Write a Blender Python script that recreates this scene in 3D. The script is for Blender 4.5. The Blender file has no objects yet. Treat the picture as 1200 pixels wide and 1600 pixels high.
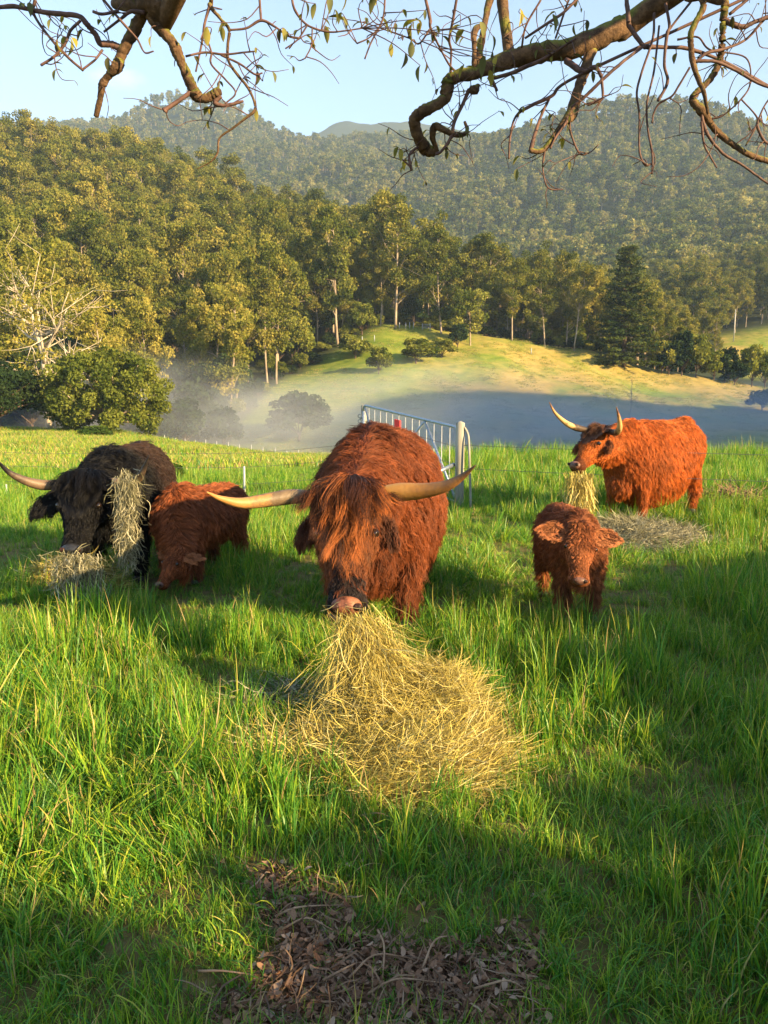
import bpy, math, random
import numpy as np
from mathutils import Vector, kdtree

R = math.radians
random.seed(7)
rng = np.random.default_rng(7)
S = bpy.context.scene
COL = S.collection

# ---------------------------------------------------------------- camera
CAM_H = 1.5
PITCH = R(8.53)
cam_data = bpy.data.cameras.new("camera")
cam_data.sensor_fit = 'HORIZONTAL'
cam_data.sensor_width = 36.0
cam_data.lens = 36.0
cam_data.clip_start = 0.05
cam_data.clip_end = 30000
cam = bpy.data.objects.new("camera", cam_data)
COL.objects.link(cam)
cam.location = (0, 0, CAM_H)
cam.rotation_euler = (R(90) - PITCH, 0, 0)
S.camera = cam

# ---------------------------------------------------------------- sky, sun, exposure
SUN_AZ = R(56)       # to the right of straight behind the camera
SUN_EL = R(20)
sun_vec = Vector((math.sin(SUN_AZ) * math.cos(SUN_EL), -math.cos(SUN_AZ) * math.cos(SUN_EL), math.sin(SUN_EL)))
world = bpy.data.worlds.new("World")
S.world = world
world.use_nodes = True
wn = world.node_tree
wn.nodes.clear()
sky = wn.nodes.new("ShaderNodeTexSky")
sky.sky_type = 'NISHITA'
sky.sun_disc = False
sky.sun_elevation = SUN_EL
sky.sun_rotation = math.atan2(sun_vec.x, sun_vec.y)
sky.altitude = 300
sky.air_density = 1.0
sky.dust_density = 0.35
sky.ozone_density = 1.3
bg = wn.nodes.new("ShaderNodeBackground")
bg.inputs[1].default_value = 0.098
wo = wn.nodes.new("ShaderNodeOutputWorld")
wn.links.new(sky.outputs[0], bg.inputs[0])
wn.links.new(bg.outputs[0], wo.inputs[0])
sd = bpy.data.lights.new("sun", 'SUN')
sd.energy = 5.0
sd.angle = R(0.55)
sd.color = (1.0, 0.73, 0.37)
sun = bpy.data.objects.new("sun", sd)
COL.objects.link(sun)
sun.rotation_euler = sun_vec.to_track_quat('Z', 'Y').to_euler()
S.view_settings.view_transform = 'Standard'
S.view_settings.look = 'None'
S.view_settings.gamma = 1.0
S.view_settings.use_curve_mapping = False
S.view_settings.exposure = 1.95
S.render.engine = 'CYCLES'
S.cycles.use_denoising = True
S.cycles.max_bounces = 6
S.cycles.diffuse_bounces = 3
S.cycles.glossy_bounces = 2
S.cycles.transmission_bounces = 3
S.cycles.transparent_max_bounces = 6
S.cycles.volume_bounces = 0

# ---------------------------------------------------------------- helpers
TH = PITCH
def ray(px, py):
    xc = (px - 600) / 1200.0
    yc = (800 - py) / 1200.0
    return np.array([xc, math.cos(TH) + yc * math.sin(TH), -math.sin(TH) + yc * math.cos(TH)])

def at(px, py, d):
    """a point of the place at depth d metres in front of the photographer"""
    r = ray(px, py)
    return np.array([0, 0, CAM_H]) + r * (d / r[1])

def sstep(a, b, x):
    t = np.clip((np.asarray(x, float) - a) / (b - a), 0, 1)
    return t * t * (3 - 2 * t)

_perm = np.random.default_rng(3).random((256, 256))
def vnoise(x, y):
    """smooth value noise in 0..1"""
    x = np.asarray(x, float); y = np.asarray(y, float)
    xi = np.floor(x).astype(int); yi = np.floor(y).astype(int)
    fx = x - xi; fy = y - yi
    fx = fx * fx * (3 - 2 * fx); fy = fy * fy * (3 - 2 * fy)
    a = _perm[xi & 255, yi & 255]; b = _perm[(xi + 1) & 255, yi & 255]
    c = _perm[xi & 255, (yi + 1) & 255]; d = _perm[(xi + 1) & 255, (yi + 1) & 255]
    return (a * (1 - fx) + b * fx) * (1 - fy) + (c * (1 - fx) + d * fx) * fy

def fbm(x, y, o=4):
    s = 0; a = 0.5; t = 0
    for i in range(o):
        s = s + a * vnoise(x * 2 ** i + 17 * i, y * 2 ** i + 31 * i); t += a; a *= 0.5
    return s / t

def new_mesh(name, V, F, smooth=True):
    """V (n,3); F (m,3) or (m,4) arrays"""
    V = np.asarray(V, np.float32); F = np.asarray(F, np.int32)
    me = bpy.data.meshes.new(name)
    k = F.shape[1]
    me.vertices.add(len(V)); me.vertices.foreach_set("co", V.ravel())
    me.loops.add(F.size); me.loops.foreach_set("vertex_index", F.ravel())
    me.polygons.add(len(F))
    me.polygons.foreach_set("loop_start", np.arange(len(F), dtype=np.int32) * k)
    me.polygons.foreach_set("use_smooth", np.full(len(F), smooth))
    me.update(calc_edges=True)
    return me

def set_attr(me, name, arr, typ='FLOAT'):
    a = me.attributes.new(name, typ, 'POINT')
    arr = np.asarray(arr, np.float32)
    if typ == 'FLOAT':
        a.data.foreach_set("value", arr)
    elif typ == 'FLOAT_VECTOR':
        a.data.foreach_set("vector", arr.ravel())
    elif typ == 'FLOAT_COLOR':
        if arr.shape[1] == 3:
            arr = np.concatenate([arr, np.ones((len(arr), 1), np.float32)], 1)
        a.data.foreach_set("color", arr.ravel())

def obj(name, data, mat=None, parent=None, loc=None, label=None, cat=None, group=None, kind=None, link=True):
    o = bpy.data.objects.new(name, data)
    if link:
        COL.objects.link(o)
    if mat is not None and data is not None and len(data.materials) == 0:
        data.materials.append(mat)
    if parent is not None:
        o.parent = parent
    if loc is not None:
        o.location = [float(v) for v in loc]
    tag(o, label, cat, group, kind)
    return o

def tag(o, label=None, cat=None, group=None, kind=None):
    if label: o['label'] = label
    if cat: o['category'] = cat
    if group: o['group'] = group
    if kind: o['kind'] = kind
    return o

def empty(name, loc, label=None, cat=None, group=None, kind=None):
    o = bpy.data.objects.new(name, None)
    COL.objects.link(o)
    o.empty_display_size = 0.2
    o.location = [float(v) for v in loc]
    return tag(o, label, cat, group, kind)

class Geo:
    """collects quads / tris (tris stored as degenerate-free separate list)"""
    def __init__(self):
        self.V = []; self.F = []; self.A = []; self.n = 0
    def add(self, V, F, a=0.0):
        V = np.asarray(V, float)
        self.V.append(V); self.F.append(np.asarray(F, int) + self.n)
        self.A.append(np.full(len(V), a) if np.isscalar(a) else np.asarray(a, float)); self.n += len(V)
    def mesh(self, name, off=(0, 0, 0), attr=None, smooth=True):
        V = np.concatenate(self.V) - np.asarray(off)
        me = new_mesh(name, V, np.concatenate(self.F), smooth)
        if attr:
            set_attr(me, attr, np.concatenate(self.A))
        return me

def catmull(P, n):
    """smooth resample of a polyline (columns may include radius)"""
    P = np.asarray(P, float)
    if len(P) < 3:
        t = np.linspace(0, 1, max(2, n))[:, None]
        return P[0] * (1 - t) + P[-1] * t
    Q = np.vstack([2 * P[0] - P[1], P, 2 * P[-1] - P[-2]])
    out = []
    for i in range(len(P) - 1):
        p0, p1, p2, p3 = Q[i:i + 4]
        for t in np.linspace(0, 1, n, endpoint=False):
            out.append(0.5 * (2 * p1 + (p2 - p0) * t + (2 * p0 - 5 * p1 + 4 * p2 - p3) * t * t + (3 * p1 - p0 - 3 * p2 + p3) * t ** 3))
    out.append(P[-1])
    return np.array(out)

def tube(geo, P, rad, sides=6, cap=True, attr=None, lump=0.0, r_=None):
    """tapered tube along P with radii rad, all quads"""
    P = np.asarray(P, float); rad = np.asarray(rad, float) * np.ones(len(P))
    T = np.gradient(P, axis=0)
    T /= np.linalg.norm(T, axis=1)[:, None] + 1e-9
    ref = np.array([0, 0, 1.0]) if abs(T[:, 2]).mean() < 0.8 else np.array([1.0, 0.1, 0])
    U = np.cross(T, ref); U /= np.linalg.norm(U, axis=1)[:, None] + 1e-9
    W = np.cross(T, U)
    ang = np.arange(sides) * 2 * math.pi / sides
    rr = rad[:, None] * np.ones((1, sides))
    if lump:
        rr = rr * (1 + lump * (rng.random(rr.shape) - 0.5) * 2)
    V = P[:, None, :] + rr[..., None] * (U[:, None, :] * np.cos(ang)[None, :, None] + W[:, None, :] * np.sin(ang)[None, :, None])
    V = V.reshape(-1, 3)
    F = []
    for i in range(len(P) - 1):
        for j in range(sides):
            k = (j + 1) % sides
            F.append((i * sides + j, i * sides + k, (i + 1) * sides + k, (i + 1) * sides + j))
    a = 0.0 if attr is None else np.repeat(np.asarray(attr, float) * np.ones(len(P)), sides)
    if cap:
        n0 = len(V)
        V = np.vstack([V, P[0], P[-1] + T[-1] * rad[-1] * 0.5])
        if attr is not None:
            a = np.concatenate([a, [a[0], a[-1]]])
        e = (len(P) - 1) * sides
        for j in range(0, sides, 2):
            k = (j + 1) % sides; l = (j + 2) % sides
            F.append((n0, l, k, j))
            F.append((n0 + 1, e + j, e + k, e + l))
    geo.add(V, F, a)

_ico = None
def icosphere():
    global _ico
    if _ico is None:
        import bmesh
        bm = bmesh.new(); bmesh.ops.create_icosphere(bm, subdivisions=3, radius=1.0)
        V = np.array([v.co[:] for v in bm.verts]); F = np.array([[v.index for v in f.verts] for f in bm.faces]); bm.free()
        _ico = (V, F)
    return _ico

def unit(v):
    v = np.asarray(v, float); return v / (np.linalg.norm(v) + 1e-12)

# ---------------------------------------------------------------- materials
def nodes_of(name):
    m = bpy.data.materials.new(name); m.use_nodes = True
    nt = m.node_tree; nt.nodes.clear()
    out = nt.nodes.new("ShaderNodeOutputMaterial")
    return m, nt, out

def N(nt, typ, **kw):
    n = nt.nodes.new(typ)
    for k, v in kw.items():
        setattr(n, k, v)
    return n

def ramp(nt, fac, stops):
    r = N(nt, "ShaderNodeValToRGB")
    el = r.color_ramp.elements
    while len(el) < len(stops):
        el.new(0.5)
    for e, (p, c) in zip(el, stops):
        e.position = p; e.color = (*c, 1)
    if fac is not None:
        nt.links.new(fac, r.inputs[0])
    return r.outputs[0]

def noise_tex(nt, scale, detail=4, rough=0.55, coord=None, dims='3D'):
    n = N(nt, "ShaderNodeTexNoise"); n.inputs['Scale'].default_value = scale
    n.inputs['Detail'].default_value = detail; n.inputs['Roughness'].default_value = rough
    if coord is not None:
        nt.links.new(coord, n.inputs['Vector'])
    return n.outputs[0]

def mixc(nt, fac, a, b, mode='MIX'):
    m = N(nt, "ShaderNodeMix", data_type='RGBA', blend_type=mode)
    for sock, v in ((m.inputs[0], fac), (m.inputs[6], a), (m.inputs[7], b)):
        if hasattr(v, 'links'):
            nt.links.new(v, sock)
        elif isinstance(v, (int, float)):
            sock.default_value = v
        else:
            sock.default_value = (*v, 1)
    return m.outputs[2]

def attr(nt, name, out='Fac'):
    a = N(nt, "ShaderNodeAttribute"); a.attribute_name = name
    return a.outputs[out]

def principled(nt, out, col, rough=0.7, spec=0.3, metal=0.0, normal=None):
    p = N(nt, "ShaderNodeBsdfPrincipled")
    if hasattr(col, 'links'):
        nt.links.new(col, p.inputs['Base Color'])
    else:
        p.inputs['Base Color'].default_value = (*col, 1)
    p.inputs['Roughness'].default_value = rough
    p.inputs['Specular IOR Level'].default_value = spec
    p.inputs['Metallic'].default_value = metal
    if normal is not None:
        nt.links.new(normal, p.inputs['Normal'])
    nt.links.new(p.outputs[0], out.inputs[0])
    return p

def bump(nt, h, strength=0.5, dist=0.02):
    b = N(nt, "ShaderNodeBump"); b.inputs['Strength'].default_value = strength; b.inputs['Distance'].default_value = dist
    nt.links.new(h, b.inputs['Height']); return b.outputs[0]

def leaf_material(name, stops, transl=0.35, rnd=0.35, tcol=(1.5, 1.4, 0.5)):
    """leaves: colour from the per-clump tint plus a per-tree shift"""
    m, nt, out = nodes_of(name)
    t = attr(nt, 'tint')
    oi = N(nt, "ShaderNodeObjectInfo")
    mr = N(nt, "ShaderNodeMath", operation='MULTIPLY_ADD'); nt.links.new(oi.outputs['Random'], mr.inputs[0])
    mr.inputs[1].default_value = rnd; mr.inputs[2].default_value = -rnd / 2
    ad = N(nt, "ShaderNodeMath", operation='ADD'); nt.links.new(t, ad.inputs[0]); nt.links.new(mr.outputs[0], ad.inputs[1])
    c = ramp(nt, ad.outputs[0], stops)
    d = N(nt, "ShaderNodeBsdfDiffuse"); nt.links.new(c, d.inputs[0])
    tr = N(nt, "ShaderNodeBsdfTranslucent")
    nt.links.new(mixc(nt, 1.0, c, tcol, 'MULTIPLY'), tr.inputs[0])
    mx = N(nt, "ShaderNodeMixShader"); mx.inputs[0].default_value = transl
    nt.links.new(d.outputs[0], mx.inputs[1]); nt.links.new(tr.outputs[0], mx.inputs[2])
    nt.links.new(mx.outputs[0], out.inputs[0])
    return m

def simple_material(name, c1, c2, scale=20, rough=0.7, spec=0.3, metal=0.0, bumps=0.0, stretch=None):
    m, nt, out = nodes_of(name)
    tc = N(nt, "ShaderNodeTexCoord"); co = tc.outputs['Object']
    if stretch:
        mp = N(nt, "ShaderNodeMapping"); mp.inputs['Scale'].default_value = stretch
        nt.links.new(co, mp.inputs[0]); co = mp.outputs[0]
    n = noise_tex(nt, scale, 5, 0.6, co)
    c = ramp(nt, n, [(0.3, c1), (0.7, c2)])
    principled(nt, out, c, rough, spec, metal, bump(nt, n, bumps, 0.01) if bumps else None)
    return m

# ================================================================ the ground
PX = np.array([-500, 0, 150, 300, 450, 600, 750, 900, 1050, 1200, 1700], float)
ROWS = [
 (12,  [800, 800, 800, 800, 790, 775, 770, 770, 770, 770, 770]),
 (19,  [745, 745, 748, 752, 745, 725, 715, 714, 714, 716, 720]),
 (24,  [730, 730, 732, 736, 735, 728, 724, 724, 724, 726, 730]),
 (35,  [710, 710, 713, 721, 728, 740, 746, 750, 750, 750, 750]),
 (60,  [690, 690, 693, 704, 722, 745, 752, 752, 752, 752, 750]),
 (90,  [678, 677, 680, 700, 718, 724, 726, 726, 726, 726, 726]),
 (106, [673, 673, 675, 701, 716, 712, 708, 708, 708, 708, 708]),
 (125, [688, 688, 695, 706, 700, 690, 690, 692, 692, 692, 692]),
 (150, [640, 640, 645, 650, 640, 635, 645, 655, 660, 664, 668]),
 (180, [570, 570, 575, 595, 585, 560, 570, 592, 618, 634, 640]),
 (205, [510, 510, 525, 545, 545, 508, 524, 546, 582, 607, 612]),
 (240, [440, 440, 460, 485, 500, 492, 530, 560, 600, 616, 620]),
 (300, [345, 345, 375, 405, 440, 475, 520, 548, 555, 562, 570]),
 (350, [296, 296, 322, 350, 415, 480, 520, 540, 530, 505, 510]),
 (420, [300, 300, 330, 365, 430, 500, 525, 510, 490, 470, 460]),
 (520, [330, 330, 345, 370, 440, 500, 500, 470, 445, 425, 410]),
 (700, [370, 370, 375, 385, 420, 440, 420, 400, 370, 350, 340]),
 (900, [330, 330, 330, 335, 355, 360, 325, 290, 285, 290, 290]),
 (1120,[285, 285, 275, 285, 290, 270, 212, 178, 178, 205, 230]),
 (1300,[250, 250, 240, 245, 262, 275, 260, 240, 240, 250, 260]),
 (1650,[206, 206, 198, 181, 204, 226, 240, 250, 250, 250, 250]),
 (2100,[270, 270, 250, 240, 245, 250, 260, 270, 270, 270, 270]),
 (2700,[260, 260, 245, 230, 214, 193, 208, 230, 240, 250, 260]),
 (3600,[330, 330, 330, 330, 330, 330, 330, 330, 330, 330, 330]),
]
LD = np.log(np.array([r[0] for r in ROWS], float))
RT = np.array([r[1] for r in ROWS], float)
def row_to_slope(row):
    yc = (800 - row) / 1200.0
    return (-math.sin(TH) + yc * math.cos(TH)) / (math.cos(TH) + yc * math.sin(TH))

def gz(x, y):
    """height of the land at (x, y), metres"""
    x = np.asarray(x, float); y = np.asarray(y, float)
    d = np.clip(y, 12.0, 3600.0)
    u = x / np.maximum(y, 3.0)
    px = np.clip(600 + 1200 * u, PX[0], PX[-1])
    ci = np.clip(np.searchsorted(PX, px) - 1, 0, len(PX) - 2)
    cf = (px - PX[ci]) / (PX[ci + 1] - PX[ci]); cf = cf * cf * (3 - 2 * cf) * 0.5 + cf * 0.5
    ld = np.log(d)
    ri = np.clip(np.searchsorted(LD, ld) - 1, 0, len(LD) - 2)
    rf = (ld - LD[ri]) / (LD[ri + 1] - LD[ri]); rf = rf * rf * (3 - 2 * rf) * 0.35 + rf * 0.65
    row = ((RT[ri, ci] * (1 - cf) + RT[ri, ci + 1] * cf) * (1 - rf) + (RT[ri + 1, ci] * (1 - cf) + RT[ri + 1, ci + 1] * cf) * rf)
    z = CAM_H + row_to_slope(row) * d
    # gullies and spurs on the far hills
    g = fbm(x / 150.0 + 5, y / 150.0 + 9, 3) - 0.5
    z = z + g * sstep(330, 800, d) * np.minimum(d, 1700) * 0.05
    z = z + (fbm(x / 9.0, y / 9.0, 3) - 0.5) * sstep(14, 40, d) * np.where(d < 130, 0.5, 1.2)
    z = z + (fbm(x / 1.1 + 7, y / 1.6, 2) - 0.5) * 0.30 * sstep(16, 24, y) * (1 - sstep(60, 110, y)) * (x < 0.12 * y)
    near = (fbm(x / 1.3 + 3, y / 1.3, 3) - 0.5) * 0.10 * sstep(1.0, 3.0, np.abs(x) + np.abs(y))
    w = sstep(7.0, 13.0, y)
    z = near * (1 - 0.6 * w) + z * w
    # rise on the sunward side, out of the picture; it throws the valley into shade
    z = z + 103 * np.exp(-((x - 235) / 55.0) ** 2 / 2 - ((y + 10) / 85.0) ** 2 / 2)
    return z

def hit(px, py, d0=20.0, d1=203.0):
    """where a line of sight meets the land beyond d0"""
    ds = np.exp(np.linspace(math.log(d0), math.log(d1), 1500))
    r = ray(px, py)
    X = r[0] / r[1] * ds; Z = CAM_H + r[2] / r[1] * ds
    k = np.nonzero(gz(X, ds) >= Z)[0]
    k = k[0] if len(k) else len(ds) - 1
    return np.array([X[k], ds[k], float(gz(X[k], ds[k]))])

TL_PX = np.array([-500, 280, 330, 370, 450, 520, 620, 900, 1200, 1700], float)
TL_D = np.array([110, 110, 112, 138, 176, 190, 207, 206, 206, 206], float)
def pasture_mask(x, y):
    px = 600 + 1200 * x / np.maximum(y, 1.0)
    tl = np.interp(px, TL_PX, TL_D) + 6 * (fbm(x / 14.0, y / 14.0, 2) - 0.5)
    m = 1 - sstep(-3, 3, y - tl)
    m2 = sstep(1098, 1125, px + 30 * (fbm(x / 20.0, y / 20.0) - .5)) * sstep(262, 270, y) * (1 - sstep(335, 350, y))
    return np.maximum(m, m2)

def build_ground():
    fr = np.arange(-42, 42.001, 0.3)
    side = np.concatenate([np.arange(43, 90, 1.5), np.arange(90, 270, 4.0), np.arange(270, 318, 1.5)])
    ang = np.radians(np.concatenate([fr, side]))
    rad = np.concatenate([[0.02], np.exp(np.linspace(math.log(0.5), math.log(14000), 300))])
    A, Rr = np.meshgrid(ang, rad)
    lim = 380 + 3500 * sstep(0.55, 0.75, np.cos(A))        # the sheet runs on to the far ranges ahead, and past the near hills elsewhere
    Rr = np.exp(np.log(0.5) + (np.log(np.maximum(Rr, .02)) - np.log(0.5)) * np.where(Rr > .5, (np.log(lim) - np.log(.5)) / (np.log(14000) - np.log(.5)), 1))
    X = np.sin(A) * Rr; Y = np.cos(A) * Rr
    Z = gz(X, Y)
    V = np.stack([X, Y, Z], -1).reshape(-1, 3)
    na = len(ang); nr = len(rad)
    i, j = np.meshgrid(np.arange(nr - 1), np.arange(na), indexing='ij')
    k = (j + 1) % na
    F = np.stack([i * na + j, (i + 1) * na + j, (i + 1) * na + k, i * na + k], -1).reshape(-1, 4)[:, ::-1]
    F = F[:, [0, 1, 2, 3]]
    me = new_mesh("ground", V, F)
    x, y = V[:, 0], V[:, 1]
    past = pasture_mask(x, y)
    px = 600 + 1200 * x / np.maximum(y, 1.0)
    dry = sstep(560, 760, px) * sstep(60, 120, y) * past
    dry = np.clip(dry * (0.75 + 0.5 * fbm(x / 25, y / 25)) , 0, 1)
    dry = np.maximum(dry, 0.85 * sstep(60, 102, y) * (1 - sstep(106, 112, y)) * (x < 10))
    bare = bare_mask(x, y)
    col = np.stack([dry, 1 - past, bare], -1)
    set_attr(me, 'cover', col, 'FLOAT_COLOR')
    m, nt, out = nodes_of("paddock_soil_and_turf")
    tc = N(nt, "ShaderNodeTexCoord").outputs['Object']
    at_ = N(nt, "ShaderNodeAttribute"); at_.attribute_name = 'cover'
    sp = N(nt, "ShaderNodeSeparateColor"); nt.links.new(at_.outputs['Color'], sp.inputs[0])
    n1 = noise_tex(nt, 0.35, 8, 0.7, tc)
    n2 = noise_tex(nt, 9.0, 6, 0.65, tc)
    n3 = noise_tex(nt, 0.06, 4, 0.6, tc)
    green = ramp(nt, n1, [(0.3, (0.07, 0.12, 0.014)), (0.5, (0.15, 0.20, 0.024)), (0.72, (0.27, 0.26, 0.045))])
    tan = ramp(nt, n1, [(0.28, (0.17, 0.15, 0.04)), (0.5, (0.36, 0.25, 0.075)), (0.72, (0.46, 0.32, 0.11))])
    tan = mixc(nt, ramp(nt, n3, [(0.42, (0, 0, 0)), (0.62, (1, 1, 1))]), tan, green)
    tan = mixc(nt, 0.85, green, tan)
    past_c = mixc(nt, sp.outputs[0], green, tan)
    forest = ramp(nt, n1, [(0.3, (0.018, 0.028, 0.010)), (0.7, (0.05, 0.055, 0.02))])
    c = mixc(nt, sp.outputs[1], past_c, forest)
    soil = ramp(nt, n2, [(0.3, (0.05, 0.028, 0.017)), (0.55, (0.13, 0.072, 0.042)), (0.75, (0.22, 0.135, 0.085))])
    c = mixc(nt, sp.outputs[2], c, soil)
    principled(nt, out, c, 0.95, 0.1, 0, bump(nt, n2, 0.6, 0.03))
    obj("ground", me, m, kind='structure')

BARE = [(475, 1432, 75, 48), (430, 1385, 40, 20), (560, 1525, 150, 62), (720, 1530, 110, 48), (800, 1490, 60, 40), (560, 1600, 260, 40), (400, 1590, 110, 30)]
BARE_W = []
def ground_at(px, py):
    r = ray(px, py); s = CAM_H / -r[2]
    return r * s + np.array([0, 0, CAM_H])
for (px_, py_, rx_, ry_) in BARE:
    c_ = ground_at(px_, py_); e_ = ground_at(px_ + rx_, py_); f_ = ground_at(px_, py_ - ry_)
    BARE_W.append((c_[0], c_[1], abs(e_[0] - c_[0]), abs(f_[1] - c_[1])))
def bare_mask(x, y):
    m = np.zeros_like(x)
    n = 0.5 * (fbm(x * 3.1, y * 3.1, 3) - 0.5)
    for cx, cy, rx, ry in BARE_W:
        q = ((x - cx) / rx) ** 2 + ((y - cy) / ry) ** 2
        m = np.maximum(m, 1 - sstep(0.55, 1.25, q + n * 2))
    # soil all through the trodden near paddock, under the grass
    m = np.maximum(m, 0.75 * (1 - sstep(7, 14, np.hypot(x, y))))
    return m
def open_mask(x, y):
    m = np.zeros_like(x)
    n = 0.5 * (fbm(x * 3.1, y * 3.1, 3) - 0.5)
    for cx, cy, rx, ry in BARE_W:
        q = ((x - cx) / rx) ** 2 + ((y - cy) / ry) ** 2
        m = np.maximum(m, 1 - sstep(0.55, 1.25, q + n * 2))
    return m

build_ground()

# ---------------------------------------------------------------- scatter of uncountable stuff (geometry nodes on a point cloud)
def scatter(name, pts, idx, rot, scl, sources, kind='stuff', label=None, cat=None):
    col = bpy.data.collections.new(name + "_sources")
    for s in sources:
        col.objects.link(s)
    me = bpy.data.meshes.new(name)
    pts = np.asarray(pts, np.float32)
    me.vertices.add(len(pts)); me.vertices.foreach_set("co", pts.ravel())
    a = me.attributes.new("idx", 'INT', 'POINT'); a.data.foreach_set("value", np.asarray(idx, np.int32))
    set_attr(me, "rot", rot, 'FLOAT_VECTOR'); set_attr(me, "scl", scl, 'FLOAT_VECTOR')
    me.update()
    o = obj(name, me, None, None, None, label, cat, None, kind)
    ng = bpy.data.node_groups.new(name, 'GeometryNodeTree')
    ng.interface.new_socket("Geometry", in_out='INPUT', socket_type='NodeSocketGeometry')
    ng.interface.new_socket("Geometry", in_out='OUTPUT', socket_type='NodeSocketGeometry')
    gi = ng.nodes.new("NodeGroupInput"); go = ng.nodes.new("NodeGroupOutput")
    ci = ng.nodes.new("GeometryNodeCollectionInfo"); ci.inputs['Collection'].default_value = col
    ci.inputs['Separate Children'].default_value = True; ci.inputs['Reset Children'].default_value = True
    ip = ng.nodes.new("GeometryNodeInstanceOnPoints"); ip.inputs['Pick Instance'].default_value = True
    def na(n, t):
        q = ng.nodes.new("GeometryNodeInputNamedAttribute"); q.data_type = t; q.inputs['Name'].default_value = n
        return q.outputs[0]
    L = ng.links
    L.new(gi.outputs[0], ip.inputs['Points']); L.new(ci.outputs[0], ip.inputs['Instance'])
    L.new(na("idx", 'INT'), ip.inputs['Instance Index']); L.new(na("rot", 'FLOAT_VECTOR'), ip.inputs['Rotation'])
    L.new(na("scl", 'FLOAT_VECTOR'), ip.inputs['Scale']); L.new(ip.outputs[0], go.inputs[0])
    md = o.modifiers.new("scatter", 'NODES'); md.node_group = ng
    return o

# ================================================================ trees of the valley
MAT_BARK_PALE = simple_material("pale_gum_bark", (0.17, 0.12, 0.08), (0.46, 0.38, 0.29), 1.2, 0.85, 0.1, 0, 0.0, (1, 1, 0.3))
MAT_BARK_DARK = simple_material("brown_bark", (0.05, 0.035, 0.025), (0.16, 0.11, 0.08), 2.0, 0.9, 0.1, 0, 0.0, (1, 1, 0.3))
MAT_EUC = leaf_material("olive_gum_leaves", [(0.0, (0.045, 0.065, 0.014)), (0.45, (0.14, 0.15, 0.027)), (1.0, (0.32, 0.27, 0.06))], 0.25, 0.5)
MAT_GREEN = leaf_material("green_leaves", [(0.0, (0.045, 0.07, 0.014)), (0.5, (0.16, 0.18, 0.032)), (1.0, (0.32, 0.30, 0.07))], 0.3, 0.3)
MAT_DARK = leaf_material("dark_leaves", [(0.0, (0.010, 0.022, 0.010)), (0.5, (0.025, 0.045, 0.016)), (1.0, (0.055, 0.075, 0.025))], 0.2, 0.3)
MAT_PINE = leaf_material("pine_needles", [(0.0, (0.02, 0.038, 0.012)), (0.5, (0.065, 0.085, 0.022)), (1.0, (0.16, 0.15, 0.04))], 0.2, 0.2)

def leaf_cards(C, size, g, flat=0.0, aspect=2.0, droop=0.0):
    """diamond leaf-spray cards at points C; g is a per-card tint"""
    n = len(C)
    a = g.normal(size=(n, 3)); a[:, 2] -= droop
    a /= np.linalg.norm(a, axis=1)[:, None]
    b = g.normal(size=(n, 3)); b -= (b * a).sum(1)[:, None] * a
    b /= np.linalg.norm(b, axis=1)[:, None]
    s = size * (0.6 + 0.8 * g.random(n))[:, None]
    cr = np.cross(a, b) * 0.25
    V = np.stack([C - a * s, C + (b * s / aspect) + cr * s * 0.5, C + a * s, C - (b * s / aspect) + cr * s * 0.5], 1).reshape(-1, 3)
    F = np.arange(n * 4).reshape(n, 4)
    return V, F

def clump_points(c, r, n, g, flat=0.75):
    v = g.normal(size=(n, 3)); v /= np.linalg.norm(v, axis=1)[:, None]
    rr = r * (0.45 + 0.6 * g.random(n) ** 0.6)
    p = v * rr[:, None]; p[:, 2] *= flat
    return p + c

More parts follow.
